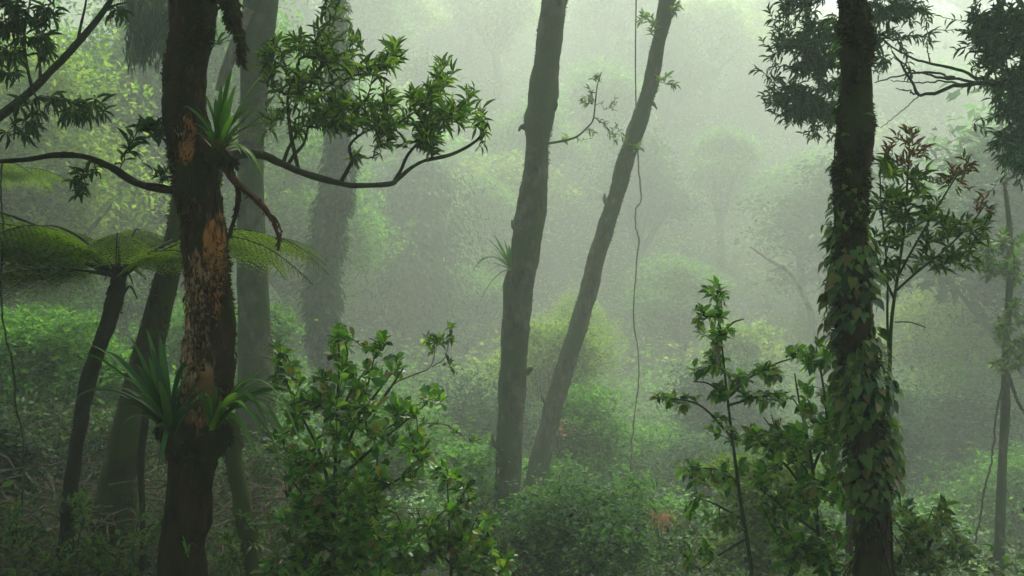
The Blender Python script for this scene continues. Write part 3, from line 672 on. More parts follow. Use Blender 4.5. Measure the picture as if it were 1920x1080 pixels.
mesh("twig", tubes(St, Rt), M['twig'], t)
mesh("foliage", dress(St, nrm(Dt + np.array([0, 0, -.3])), 7, 0.062, 0.010, LANCE, spread=1.3, up=-0.35, whorl=True), M['darkleaf'], t)

# ================================================================== middle trunks
t, P, rad = simple_tree("straight_tree", "tall straight grey misty trunk with a knotted swelling, at the picture's middle", [(-600, 1068, 1104), (-300, 1040, 1085), (-50, 1018, 1066), (0, 1016, 1064), (100, 1002, 1052), (170, 992, 1045), (205, 986, 1042), (235, 980, 1038), (270, 986, 1030), (330, 980, 1027), (400, 968, 1023), (470, 958, 1012), (540, 945, 1000), (620, 940, 992), (700, 936, 986), (780, 932, 982), (860, 929, 978), (930, 926, 975), (1000, 920, 980), (1080, 910, 992)], 11, M['bark_mid'], 0.17, 8, 5000, 0.025, 170, seed=5)
S = line([(1008, 272), (1034, 268), (1065, 262), (1085, 254), (1100, 240), (1112, 225), (1116, 195), (1120, 160), (1128, 135)], 10.9)
q, rr = spline(S, 24, np.linspace(2.6, .8, len(S)) / FPX * 11)
br = mesh("branch", tube(q, rr, 6, .2, 5), M['bark_mid'], t)
tips = sample_blobs([(1100, 195, 18, 30, 14), (1122, 150, 10, 18, 6), (1150, 195, 14, 14, 5), (1070, 260, 20, 8, 4), (1140, 240, 22, 18, 9), (1160, 262, 16, 16, 6), (1095, 255, 20, 14, 5)], 10.9, 0.2)
St, Rt, Dt = grow(q, tips, 0.0022, jit=.12); mesh("twig", tubes(St, Rt), M['twig'], t)
mesh("foliage", dress(St, Dt, 4, 0.055, 0.02, OVAL), M['spray'], t)
for s_ in [[(1036, 205), (1042, 198), (1043, 188)], [(990, 240), (978, 238), (972, 246)], [(972, 430), (963, 424), (960, 412)], [(985, 700), (994, 692), (1000, 690)], [(938, 840), (926, 832), (922, 815)]]:
    q, rr = spline(line(s_, 10.95), 8, [.04, .025, .008]); mesh("broken_branch", tube(q, rr, 7, .3, 12), M['bark_mid'], t)
high_crown(t, P[0][0], 11, 9.8, 3.5, 2.2, 105)
strap_plant("epiphyte", "misty tuft of narrow leaves on the left side of the straight grey trunk", (958, 506), 10.75,
    [(905, 470, 0, 1, .1), (915, 460, 0, 1, .05), (930, 452, 0, 1, 0), (945, 450, 0, 1, 0), (955, 460, 0, 1, 0), (898, 485, 0, 1, .15), (900, 500, 0, 1, .2), (922, 470, -.1, 1, .1), (938, 465, -.1, 1, 0), (950, 475, -.1, 1, 0), (925, 545, 0, .7, .2), (940, 550, 0, .7, .2), (910, 520, -.1, .8, .3)], 0.04)
t, P, rad = simple_tree("slanting_tree", "slimmer misty trunk slanting up to the right, beside the straight grey trunk", [(-500, 1360, 1385), (-200, 1285, 1312), (-40, 1242, 1268), (20, 1233, 1260), (90, 1220, 1247), (150, 1208, 1236), (190, 1196, 1224), (240, 1178, 1210), (300, 1158, 1190), (360, 1142, 1172), (420, 1124, 1154), (480, 1104, 1136), (540, 1088, 1122), (600, 1072, 1106), (660, 1052, 1086), (720, 1034, 1068), (780, 1016, 1052), (840, 998, 1038), (900, 984, 1028), (960, 972, 1020), (1040, 965, 1020)], 13, M['bark_mid'], 0.2, 7, 5000, 0.028, 170, seed=15)
tips = sample_blobs([(1215, 40, 18, 20, 8), (1258, 18, 16, 16, 10), (1250, 150, 22, 12, 6), (1195, 275, 10, 14, 5), (1140, 380, 4, 12, 2)], 12.9, .2)
St, Rt, Dt = grow(P[::2], tips, 0.0045); mesh("twig", tubes(St, Rt), M['twig'], t); mesh("foliage", dress(St, Dt, 6, 0.1, 0.035, OVAL), M['spray'], t)
for s_ in [[(1212, 190), (1224, 193), (1232, 205)], [(1142, 385), (1134, 375), (1134, 363)], [(1180, 290), (1170, 286), (1164, 300)], [(1075, 640), (1086, 632), (1094, 618)], [(1030, 760), (1020, 752), (1014, 740)]]:
    q, rr = spline(line(s_, 12.95), 8, [.035, .025, .01]); mesh("broken_branch", tube(q, rr, 7, .3, 12), M['bark_mid'], t)
high_crown(t, P[0][0], 13, 11.5, 3.0, 2.0, 106)

# hanging liana
def liana(label, pts, Y, w, m=None, leafy=0, group="thin lianas hanging in the mist"):
    S = spline(line(pts, Y), 60); S[1:-1] += rng.normal(0, 0.0004 * Y, (58, 3))
    o = mesh("liana", tube(S, w / 2 / FPX * Y, 6, 0.3, 12), m or M['twig'], None, loc=S[-1])
    tag(o, label, "vine", group)
    return o
liana("thin kinked liana hanging free right of the slanting trunk", [(1196, -300), (1192, 100), (1196, 290), (1200, 340), (1202, 378), (1192, 392), (1193, 430), (1197, 450), (1191, 520), (1188, 600), (1196, 660), (1197, 720), (1190, 780), (1185, 840), (1180, 940)], 14, 2.6)
liana("thin dark liana hanging along the left edge below the branch", [(5, 300), (2, 360), (6, 430), (2, 520), (4, 590), (12, 640), (25, 690), (30, 760), (45, 840), (42, 950)], 4.6, 4)
liana("thin curved liana trailing left of the slender tree at the far right", [(1885, 700), (1868, 780), (1860, 860), (1846, 920), (1838, 970), (1825, 1040)], 9.5, 4)
liana("short liana crossing the right edge below the leafy clump", [(1888, 690), (1900, 730), (1915, 765), (1940, 790)], 9.5, 6)
# dead snag
t = thing("dead_snag", "pale broken dead branch pointing up left, beyond the vine-clad trunk", "dead branch", (at(1545, 850, 25)[0], 25, float(ground(at(1545, 850, 25)[0], 25))))
S, r_ = spline(line([(1406, 462), (1420, 470), (1445, 488), (1470, 502), (1490, 520), (1505, 548), (1524, 600), (1536, 700), (1545, 850)], 25), 40, np.array([4, 6, 8, 9, 11, 12, 13, 14, 16]) / 2 / FPX * 25)
mesh("trunk", tube(S, r_, 10, 0.25, 3, 2), M['bark_pale'], t)
S, r_ = spline(line([(1450, 490), (1438, 478), (1430, 458)], 25), 8, [0.03, 0.025, 0.01]); mesh("branch", tube(S, r_, 6, 0.2, 3, 2), M['bark_pale'], t)

# ================================================================== right: the vine-clad tree
YV = 3.6
rows = [(-420, 1575, 1630), (-200, 1570, 1628), (-40, 1572, 1628), (30, 1573, 1630), (100, 1575, 1632), (180, 1576, 1636), (250, 1570, 1640), (300, 1566, 1634), (350, 1567, 1622), (410, 1563, 1624), (480, 1564, 1624), (560, 1566, 1628), (640, 1572, 1632), (720, 1588, 1645), (800, 1603, 1656), (880, 1606, 1662), (960, 1608, 1668), (1040, 1604, 1672), (1100, 1600, 1676), (1300, 1590, 1690), (1480, 1575, 1705)]
P, rad = trunk_line(rows, YV, 150); rad = rad * .9
vt = thing("vine_clad_tree", "brown mossy trunk at the right wrapped in a climber of overlapping heart-shaped leaves", "tree", (P[-1][0], P[-1][1], float(ground(P[-1][0], P[-1][1]))))
mesh("trunk", tube(P, rad, 26, 0.2, 12, 7.7), M['bark_vine'], vt)
mesh("moss", fuzz(P[:125], rad[:125], 26000, 0.022), M['moss'], vt)
high_crown(vt, P[0][0], 3.4, 6.6, 3.0, 1.7, 107)
Stop, rtop = spline(np.array([P[0] + [0, 0, .02], P[0] + [0.02, 0, 1.2], [P[0][0], 3.4, 5.2]]), 12, [rad[0], rad[0] * .8, 0.05])
mesh("trunk_top", tube(Stop, rtop, 14, 0.1, 8, 3.1), M['bark_dark'], vt)
PV, RV = P, rad
cv = thing("climbing_vine", "dark green climber with overlapping heart-shaped leaves covering the right-hand trunk", "climbing vine", vt.location)
zs = PV[:, 2]
def on_trunk(py, a, out):
    z = CAMZ + (540 - py) / FPX * YV; i = np.clip(np.searchsorted(-zs, -z), 1, len(zs) - 1)
    c = PV[i]; r = RV[i] + out
    o = np.stack([np.cos(a), np.sin(a), np.zeros_like(a)], -1)
    p = c + o * r[:, None]; p[:, 2] = z
    return p, o
ctrl = np.array([(330, 6, 1), (380, 14, 2), (430, 26, 4), (480, 34, 5), (540, 36, 5), (600, 34, 6), (650, 36, 8), (700, 42, 9), (760, 46, 9), (820, 46, 9), (880, 44, 8), (930, 36, 5), (960, 24, 3), (1000, 8, 1)], float)  # py, reach px, density
pys = np.repeat(np.arange(330, 1005, 5.0), np.interp(np.arange(330, 1005, 5.0), ctrl[:, 0], ctrl[:, 2] * 2.0).astype(int))
pys = pys + rng.uniform(-4, 4, len(pys)); n = len(pys)
a = rng.random(n) * 2 * math.pi
gap = (np.sin(pys * 0.035 + a * 1.0) > 0.72) & (np.sin(a) < 0); keep = ~gap; pys, a = pys[keep], a[keep]; n = len(a)
reach = np.interp(pys, ctrl[:, 0], ctrl[:, 1]) / FPX * YV * 1.4
out = reach * rng.random(n) ** 1.3
p, o = on_trunk(pys - 8, a, out * 0.55)
D = nrm(o * rng.uniform(0.35, 1.15, n)[:, None] + np.array([0, 0, -0.9]) + rng.normal(0, .22, (n, 3)))
Nn = o + np.array([0, 0, .55]) + rng.normal(0, .3, (n, 3))
sz = rng.uniform(0.02, 0.056, n) * np.where(pys < 420, .75, 1)
mesh("foliage", leaves(p, D, Nn, sz, sz * 0.72, HEART), M['ivy'], cv)
p0, _ = on_trunk(pys - 2, a, np.full(n, -0.004))
mesh("petiole", tubes(np.stack([p0, p0 * .6 + p * .4 + [0, 0, .008], p0 * .2 + p * .8 + [0, 0, .006], p], 1), np.full((n, 4), 0.0011), 3), M['green_twig'], cv)
pc = []
for k in range(7):
    yy = np.linspace(1080, 350 + 40 * k, 40); aa = rng.uniform(0, 6.28) + 0.8 * np.sin(yy / 110 + k); q, _ = on_trunk(yy, aa, np.full(40, .004)); pc += tube(q, 0.005, 5)
mesh("stem", pc, M['bark_vine'], cv)
# leafy sprigs on the left side of the vine tree (higher up) + dry leaves hanging at its base
sp = thing("leafy_creeper", "sparse bright leaves creeping up the left side of the vine-clad trunk's top", "creeper", (P[60][0], P[60][1], P[60][2]))
pc = []; yy = rng.uniform(20, 520, 60); aa = math.pi + rng.normal(0, .5, 60)
p, o = on_trunk(yy, aa, np.full(60, .008))
D = nrm(o * .8 + rng.normal(0, .4, (60, 3)) + [0, -.2, -.3]); l = rng.uniform(.025, .06, 60)
mesh("foliage", leaves(p, D, o + [0, -.3, .8], l, l * .45, OVAL), M['brom'], sp)
yy = np.linspace(560, -60, 40); q, _ = on_trunk(yy, math.pi + .4 * np.sin(yy / 60), np.full(40, .006)); mesh("stem", tube(q, 0.003, 5), M['green_twig'], sp)
yy = rng.uniform(960, 1100, 90); aa = rng.random(90) * 6.28; p, o = on_trunk(yy, aa, np.zeros(90))
dl = thing("dry_fern", "dry brown fronds hanging at the foot of the vine-clad trunk", "dry fronds", (P[130][0], P[130][1], P[130][2]))
pc = []
for i in range(46):
    pc += strap(p[i] + [0, 0, .03], p[i] + o[i] * rng.uniform(.02, .10) + rng.normal(0, .02, 3) + [0, 0, -rng.uniform(.05, .13)], .006, .1, 6)
M['dry'] = leaf_mat('dry_frond_brown', [(.02, .013, .006), (.05, .032, .014), (.10, .07, .035)], .8, .2, (1, .9, .6), .1)
mesh("dry_frond", pc, M['dry'], dl)

# sapling with red young leaves
YR = 3.9
t = thing("red_tipped_sapling", "slender sapling with reddish young leaves at its top, right behind the vine-clad trunk", "sapling", at(1660, 1400, YR))
stems = [line([(1662, 1400), (1664, 1000), (1668, 700), (1672, 600), (1683, 520), (1694, 440), (1700, 360), (1704, 300), (1706, 260)], YR), line([(1668, 700), (1664, 600), (1664, 520), (1658, 440), (1652, 380), (1650, 320)], YR + .03), line([(1683, 520), (1710, 470), (1745, 410), (1775, 360), (1800, 320)], YR - .05), line([(1680, 545), (1720, 510), (1770, 470), (1820, 420), (1850, 380)], YR + .05), line([(1676, 560), (1650, 500), (1636, 450)], YR)]
pc = []; nodes = []
for i, s_ in enumerate(stems):
    q, rr = spline(s_, 30, np.linspace(4.5 if i == 0 else 2.6, 1.3, len(s_)) / FPX * YR); pc += tube(q, rr, 7, .1, 20); nodes.append(q[8:] if i == 0 else q[4:])
mesh("stem", pc, M['green_twig'], t)
tips = sample_blobs([(1830, 425, 30, 26, 8), (1660, 350, 22, 50, 16), (1700, 380, 45, 50, 26), (1750, 420, 60, 30, 20), (1690, 450, 50, 45, 26), (1740, 480, 60, 30, 18), (1790, 460, 50, 30, 14), (1650, 420, 25, 40, 12), (1830, 440, 20, 20, 5), (1690, 510, 50, 25, 12), (1800, 500, 40, 20, 6), (1740, 350, 40, 30, 10)], YR, .2)
St, Rt, Dt = grow(np.vstack(nodes), tips, 0.0009, 0.02); Dt = nrm(Dt + [0, 0, .5])
mesh("twig", tubes(St, Rt), M['green_twig'], t); mesh("foliage", dress(St, Dt, 6, 0.048, 0.011, LANCE, spread=.8, up=.1, start=.1), M['spray'], t)
tips = sample_blobs([(1705, 258, 26, 20, 10), (1690, 290, 36, 24, 12), (1800, 318, 24, 24, 9), (1790, 350, 40, 18, 9), (1735, 285, 16, 20, 4), (1845, 385, 14, 20, 4), (1720, 330, 30, 20, 6)], YR, .12)
St, Rt, Dt = grow(np.vstack(nodes), tips, 0.0008, 0.02); Dt = nrm(Dt + [0, 0, .7])
mesh("twig", tubes(St, Rt), M['green_twig'], t); mesh("young_leaf", dress(St, Dt, 5, 0.040, 0.0095, LANCE, spread=.7, up=.25, start=.1), M['red'], t)
S = spline(line([(1678, 604), (1705, 604), (1725, 610), (1736, 614)], YR), 12); mesh("bare_twig", tube(S, 0.0025, 5), M['twig'], t)

# dark conifer-like crown behind the vine tree
YD = 7.5
t = thing("dark_leaved_tree", "misty dark-leaved tree whose layered sprays show on both sides of the vine-clad trunk", "tree", (at(1610, 540, YD)[0], YD, float(ground(at(1610, 540, YD)[0], YD))))
x0 = at(1607, 0, YD)[0]
S, r_ = spline(np.array([[x0, YD, -1.9], [x0, YD, 0], [x0 + .02, YD, 2], [x0 - .02, YD, 4], [x0, YD, 6]]), 30, [.09, .08, .07, .06, .04]); mesh("trunk", tube(S, r_, 12, .1, 5), M['bark_dark'], t)
tips = sample_blobs([(1500, 25, 45, 30, 30), (1540, 70, 50, 35, 50), (1465, 78, 36, 10, 16), (1520, 120, 45, 20, 34), (1560, 150, 30, 30, 24), (1470, 175, 48, 16, 40), (1510, 195, 50, 26, 60), (1550, 210, 30, 22, 24), (1655, 20, 45, 22, 36), (1650, 60, 25, 25, 14), (1700, 20, 40, 14, 18), (1650, 110, 20, 20, 8), (1560, -30, 80, 30, 40), (1695, 70, 10, 8, 3)], YD, .5); tips = np.vstack([tips, tips + rng.normal(0, .11, tips.shape)])
St, Rt, Dt = grow(S[12:], tips, 0.003, -.04)
mesh("twig", tubes(St, Rt), M['twig'], t); mesh("foliage", dress(St, Dt, 8, 0.062, 0.014, LANCE, up=-.1, start=.05, spread=.9, wild=.4), M['bluegreen'], t)
high_crown(t, x0, YD, 6.2, 2.2, 1.4, 108)
# right-edge tree with bare branches
YE = 6.2
xe = at(2010, 0, YE)[0]
t = thing("bare_branched_tree", "tree at the right edge with bare forked branches and dark leaf masses", "tree", (xe, YE, float(ground(xe, YE))))
S, r_ = spline(np.array([[xe, YE, -1], [xe + .1, YE, 1], [xe, YE, 3], [xe + .05, YE, 5]]), 24, [.13, .12, .1, .06]); mesh("trunk", tube(S, r_, 12, .1, 5), M['bark_dark'], t)
pc = []; nodes = []
for i, (s_, w0, w1) in enumerate([([(2010, 150), (1950, 155), (1900, 160), (1850, 156), (1815, 158), (1780, 165), (1740, 176), (1722, 176), (1710, 155), (1690, 120), (1672, 95)], 12, 3), ([(1862, 158), (1830, 146), (1800, 132), (1760, 120), (1730, 115), (1700, 104), (1675, 90), (1655, 70)], 7, 2.5),
     ([(1835, 157), (1800, 148), (1765, 145), (1735, 138), (1700, 138), (1660, 148), (1640, 155)], 6, 2), ([(1790, 145), (1750, 137), (1715, 135), (1690, 115), (1668, 108)], 5, 2), ([(1722, 176), (1700, 170), (1680, 165)], 4, 1.5), ([(1745, 120), (1740, 100), (1736, 82)], 3, 1), ([(1800, 158), (1760, 152), (1720, 155), (1670, 150)], 4, 1.5), ([(1725, 178), (1700, 200), (1670, 225), (1650, 240)], 2.5, 1), ([(1870, 158), (1866, 145)], 4, 1)]):
    q, rr = spline(line(s_, YE), 24, np.linspace(w0, w1, len(s_)) / 2 / FPX * YE); q[2:-1] += rng.normal(0, .004, q[2:-1].shape); pc += tube(q, rr, 7, .15, 14, i); nodes.append(q)
mesh("branch", pc, M['twig'], t)
tips = sample_blobs([(1880, 30, 55, 30, 50), (1870, 70, 48, 28, 40), (1900, 100, 40, 30, 40), (1915, 140, 20, 20, 16), (1915, 195, 45, 20, 40), (1905, 215, 30, 16, 16), (1900, 265, 36, 18, 30), (1905, 300, 34, 18, 24), (1835, 60, 14, 20, 8), (1930, 60, 40, 60, 40), (1890, 150, 40, 30, 20), (1895, 245, 40, 30, 24)], YE, .4); tips = np.vstack([tips, tips + rng.normal(0, .09, tips.shape)])
St, Rt, Dt = grow(np.vstack([nodes[0][:8], S[8:]]), tips, 0.0025, -.03)
mesh("twig", tubes(St, Rt), M['twig'], t); mesh("foliage", dress(St, Dt, 7, 0.056, 0.014, LANCE, up=-.1, start=.05, wild=.4), M['bluegreen'], t)
high_crown(t, xe, YE, 5.9, 2.2, 1.3, 109)
# slender tree far right
t, P, rad = simple_tree("slender_tree", "slender pale-barked tree at the far right with small leaf clumps halfway up", [(340, 1880, 1886), (380, 1884, 1892), (430, 1888, 1898), (520, 1887, 1900), (620, 1881, 1894), (700, 1878, 1893), (780, 1876, 1893), (860, 1872, 1888), (940, 1868, 1886), (1020, 1864, 1884), (1100, 1860, 1884), (1180, 1850, 1890)], 9.5, M['bark_mid'], 0.1, 7, 800, 0.02, 60)
q, rr = spline(line([(1882, 345), (1892, 335), (1910, 325)], 9.5), 8, [.02, .015, .01]); mesh("branch", tube(q, rr, 6, .1), M['bark_mid'], t)
tips = sample_blobs([(1850, 465, 45, 14, 36), (1830, 490, 40, 14, 28), (1895, 450, 30, 22, 26), (1880, 500, 40, 20, 40), (1905, 520, 22, 24, 20), (1905, 590, 24, 28, 26), (1885, 620, 20, 30, 22), (1905, 660, 24, 26, 26), (1880, 690, 20, 14, 12), (1920, 620, 18, 40, 24)], 9.4, .4)
St, Rt, Dt = grow(P, tips, 0.0022); mesh("twig", tubes(St, Rt), M['twig'], t); mesh("foliage", dress(St, Dt, 9, 0.062, 0.026, OVAL, start=.2), M['spray'], t)

# ================================================================== saplings and shrubs, near
def shrub(name, label, Y, stems, blobs, dz, leaf, width, T, mat, n=6, r_tip=.0012, bow=0.0, up=.3, spread=.9, start=.4, stem_w=(7, 2), cat="shrub", group=None, lift=.35, stem_mat=None, whorl=False):
    t = thing(name, label, cat, line([stems[0][0]], Y)[0], group)
    pc = []; nodes = []
    for i, s_ in enumerate(stems):
        w0 = stem_w[0] if i == 0 else stem_w[0] * .6
        q, rr = spline(line(s_, Y), 26, np.linspace(w0, stem_w[1], len(s_)) / 2 / FPX * Y); pc += tube(q, rr, 7, .15, 20, i); nodes.append(q[5:])
    tips = sample_blobs([(*q[:4], int(q[4] * 1.02) if q[4] > 7 else q[4]) for q in blobs], Y, dz)
    St, Rt, Dt = grow(np.vstack(nodes), tips, r_tip, bow); Dt = nrm(Dt + [0, 0, lift])
    mesh("stem", pc + tubes(St, Rt), stem_mat or M['green_twig'], t)
    mesh("foliage", dress(St, Dt, n, leaf, width, T, up=up, spread=spread, start=start, whorl=whorl), mat, t)
    return t
shrub("leafy_shrub", "big glossy green shrub filling the lower middle left, beside the mossy tree", 3.7, [[(630, 1300), (625, 1080), (628, 900), (632, 780), (636, 680), (634, 630)], [(628, 960), (600, 850), (560, 770), (530, 700), (515, 660)], [(630, 880), (670, 790), (690, 720), (706, 650)], [(632, 900), (700, 840), (760, 790), (815, 745)], [(628, 1000), (700, 930), (760, 890), (790, 860)],
      [(628, 800), (660, 730), (690, 690)], [(630, 820), (700, 770), (750, 700), (755, 690)], [(626, 1000), (570, 930), (530, 880)], [(640, 820), (700, 745), (735, 700)]],
      [(636, 650, 18, 30, 12), (626, 700, 34, 36, 20), (520, 665, 14, 20, 6), (545, 715, 26, 28, 12), (702, 650, 18, 16, 6), (720, 640, 8, 10, 2), (690, 715, 28, 22, 9), (735, 690, 14, 12, 4), (640, 760, 70, 40, 30), (570, 780, 50, 40, 20), (720, 765, 44, 26, 11), (812, 745, 22, 18, 10), (770, 785, 34, 18, 12), (640, 840, 110, 50, 52), (760, 840, 50, 34, 18), (540, 860, 60, 50, 26), (650, 920, 130, 50, 70), (770, 900, 24, 20, 6),
       (560, 980, 80, 60, 70), (680, 1000, 120, 60, 110), (620, 1070, 150, 40, 90)], .38, .040, .021, OBOV, M['shrub'], 8, stem_w=(12, 2))
shrub("leafy_shrub", "low dark green shrub with one upright tip, right of the big glossy shrub", 3.9, [[(850, 1300), (846, 1080), (842, 980), (838, 885)], [(846, 1060), (880, 1000), (900, 960)], [(846, 1060), (800, 1000), (780, 950)]],
      [(836, 890, 22, 18, 9), (850, 940, 40, 30, 20), (810, 980, 40, 30, 20), (890, 990, 36, 36, 22), (840, 1040, 70, 40, 50), (760, 1040, 60, 50, 36), (920, 1050, 40, 36, 26)], .27, .039, .02, OBOV, M['shrub'], 8, stem_w=(8, 2))
shrub("thin_sapling", "dry thin twig with sparse pale leaves above the big glossy shrub", 4.0, [[(690, 800), (730, 728), (770, 705), (805, 690), (815, 660), (812, 630)], [(810, 688), (835, 668), (845, 615)]],
      [(815, 650, 18, 24, 14), (838, 630, 12, 18, 6), (845, 685, 10, 8, 3)], .1, .035, .013, LANCE, M['spray'], 4, .0007, stem_w=(4, 1.5), cat="twig", stem_mat=M['dead'])
shrub("thin_sapling", "dry thin arching twig almost bare, right of the big glossy shrub", 4.0, [[(770, 820), (795, 796), (830, 795), (855, 808), (880, 830)]],
      [(800, 800, 20, 8, 5), (885, 830, 10, 8, 3), (850, 812, 10, 8, 3)], .06, .03, .012, LANCE, M['spray'], 3, .0006, stem_w=(4, 1.5), cat="twig", stem_mat=M['dead'])
shrub("slim_sapling", "slim upright sapling with tiers of drooping leaves in the mist left of the vine-clad trunk", 3.9, [[(1425, 1300), (1410, 1080), (1392, 960), (1378, 860), (1368, 780), (1358, 690), (1350, 610), (1344, 545)], [(1372, 820), (1320, 765), (1280, 750), (1235, 748)], [(1366, 745), (1410, 705), (1460, 680), (1515, 665)], [(1366, 760), (1420, 745), (1480, 735)], [(1385, 905), (1340, 880), (1290, 880)], [(1395, 975), (1340, 945), (1300, 930)], [(1352, 625), (1375, 605), (1395, 598)],
      [(1400, 1010), (1350, 1040), (1310, 1070)], [(1366, 745), (1330, 720), (1300, 715)]],
      [(1340, 545, 16, 16, 8), (1318, 590, 12, 40, 7), (1360, 600, 30, 30, 14), (1335, 650, 30, 30, 14), (1320, 690, 20, 16, 6), (1370, 690, 36, 30, 20), (1335, 745, 40, 16, 14), (1280, 752, 26, 10, 8), (1245, 748, 14, 6, 4), (1430, 690, 50, 24, 20), (1500, 665, 28, 14, 9), (1440, 745, 50, 14, 12), (1350, 800, 22, 20, 8), (1380, 820, 16, 12, 4), (1290, 880, 24, 12, 8), (1340, 905, 40, 30, 18), (1400, 880, 14, 14, 4), (1310, 950, 24, 24, 9), (1350, 980, 30, 20, 10), (1310, 1050, 30, 30, 10)], .22, .038, .019, OVAL, M['shrub'], 6, stem_w=(9, 2), lift=.1, up=.05, start=.35)
shrub("broad_leaved_shrub", "broad-leaved green shrub crowding the left foot of the vine-clad trunk", 4.0, [[(1545, 1300), (1540, 1080), (1530, 950), (1520, 850), (1500, 760), (1490, 700)], [(1530, 950), (1480, 880), (1430, 830), (1400, 800)], [(1535, 1000), (1480, 960), (1430, 920)], [(1525, 880), (1550, 800), (1540, 700), (1530, 650)]],
      [(1530, 670, 24, 26, 9), (1560, 700, 30, 40, 14), (1530, 750, 46, 40, 26), (1450, 820, 44, 26, 20), (1415, 815, 20, 20, 6), (1510, 830, 60, 40, 44), (1570, 830, 30, 60, 30), (1470, 890, 60, 40, 36), (1550, 920, 60, 50, 50), (1440, 950, 24, 26, 9), (1500, 980, 60, 50, 40), (1560, 1040, 70, 50, 60), (1460, 1050, 60, 40, 24)], .34, .044, .022, OVAL, M['shrub'], 7, stem_w=(10, 2.5), up=.1)
shrub("low_shrub", "low bushy plant with arching tips at the right foot of the vine-clad trunk", 4.3, [[(1720, 1300), (1725, 1080), (1735, 1000), (1750, 950)], [(1725, 1060), (1770, 980), (1795, 1010), (1802, 1050)], [(1722, 1040), (1700, 980), (1695, 950)]],
      [(1700, 985, 34, 40, 24), (1745, 985, 40, 30, 20), (1740, 1040, 60, 36, 40), (1790, 1030, 20, 30, 9), (1690, 1050, 40, 40, 24), (1765, 955, 20, 14, 5)], .25, .045, .018, LANCE, M['ivy'], 6, stem_w=(7, 2))
# ferny/leafy carpet right in front at the bottom
# ================================================================== mid-distance bushes in the mist
def bush(name, label, px, py, Y, rx, rz, mat, seed, leaf, lobes=14, per=42, clump=.22, pc_n=9, group=None, cat="bush", ry=None, hang=0.0):
    c0 = at(px, py, Y); gz = float(ground(c0[0], Y))
    t = thing(name, label, cat, (c0[0], Y, gz), group)
    pc, c, r = crown(lobes, per, pc_n, rx, ry or rx, rz, leaf, clump=clump, seed=seed, hang=hang)
    pc2 = [(pc[0][0] + c0, pc[0][1], pc[0][2])]
    drop = c0[2] - gz
    if drop > rz:
        k = max(1, int(round((drop - rz * .3) / (rz * .9))))
        for q in range(k):
            cc = np.array([c0[0], Y, c0[2] - (q + 1) * drop / (k + .5)])
            p2, _, _ = crown(max(6, lobes // 2), per, pc_n, rx * 1.05, (ry or rx) * 1.05, rz, leaf, clump=clump, seed=seed + 300 + q)
            pc2.append((p2[0][0] + cc, p2[0][1], p2[0][2]))
    mesh("foliage", pc2, mat, t)
    g = np.random.default_rng(seed); n = len(c)
    A = np.array([[c0[0], Y, gz]]) + g.normal(0, rx * .12, (n, 3)) * [1, 1, 0]; B = c + c0
    Sg = np.stack([A, A * .65 + B * .35 + g.normal(0, .05, (n, 3)), A * .3 + B * .7 + g.normal(0, .05, (n, 3)), B], 1)
    mesh("stem", tubes(Sg, np.tile(np.array([.018, .014, .01, .004]), (n, 1)) * max(1, rx), 5), M['twig'], t)
    return t
bush("round_bush", "round leafy bush at the foot of the two middle trunks", 1080, 1005, 7.6, .56, .52, M['valley'], 21, .058, 30, 60, .14, 9)
bush("round_bush", "low spreading part-hidden bush left of the round bush, below the straight trunk", 950, 1040, 7.4, .40, .24, M['shrub'], 22, .05, 10, 40, .14, 8)
bush("misty_bush", "pale misty bush behind the slanting trunk's foot", 1090, 800, 14.6, .62, .62, M['hill_a'], 23, .085, 16, 46, .22, 8)
bush("misty_bush", "tall narrow misty growth of small leaves between the two middle trunks", 1050, 660, 19, 1.0, .85, M['hill_b'], 24, .09, 20, 46, .3, 9)
bush("misty_bush", "small misty bush right of the round bush with orange-pink leaves beside it", 1170, 960, 9.5, .38, .38, M['hill_a'], 25, .06, 10, 36, .14, 8)
bush("misty_bush", "misty bush left of the straight trunk's foot", 860, 900, 11, .45, .55, M['hill_a'], 26, .07, 14, 40, .2, 8)
bush("misty_bush", "light green misty bush behind the slim sapling", 1430, 900, 8.5, .45, .40, M['hill_b'], 27, .07, 12, 40, .18, 8)
bush("misty_bush", "misty dark thicket in the hollow right of the vine-clad trunk", 1770, 850, 19, 1.5, 1.6, M['hill_c'], 28, .12, 22, 50, .35, 9)
bush("misty_bush", "yellow-green misty bush beyond the slender tree, at the far right", 1830, 640, 24, 2.6, 1.4, M['hill_b'], 29, .14, 22, 50, .4, 9)
g = np.random.default_rng(400)
vb = []
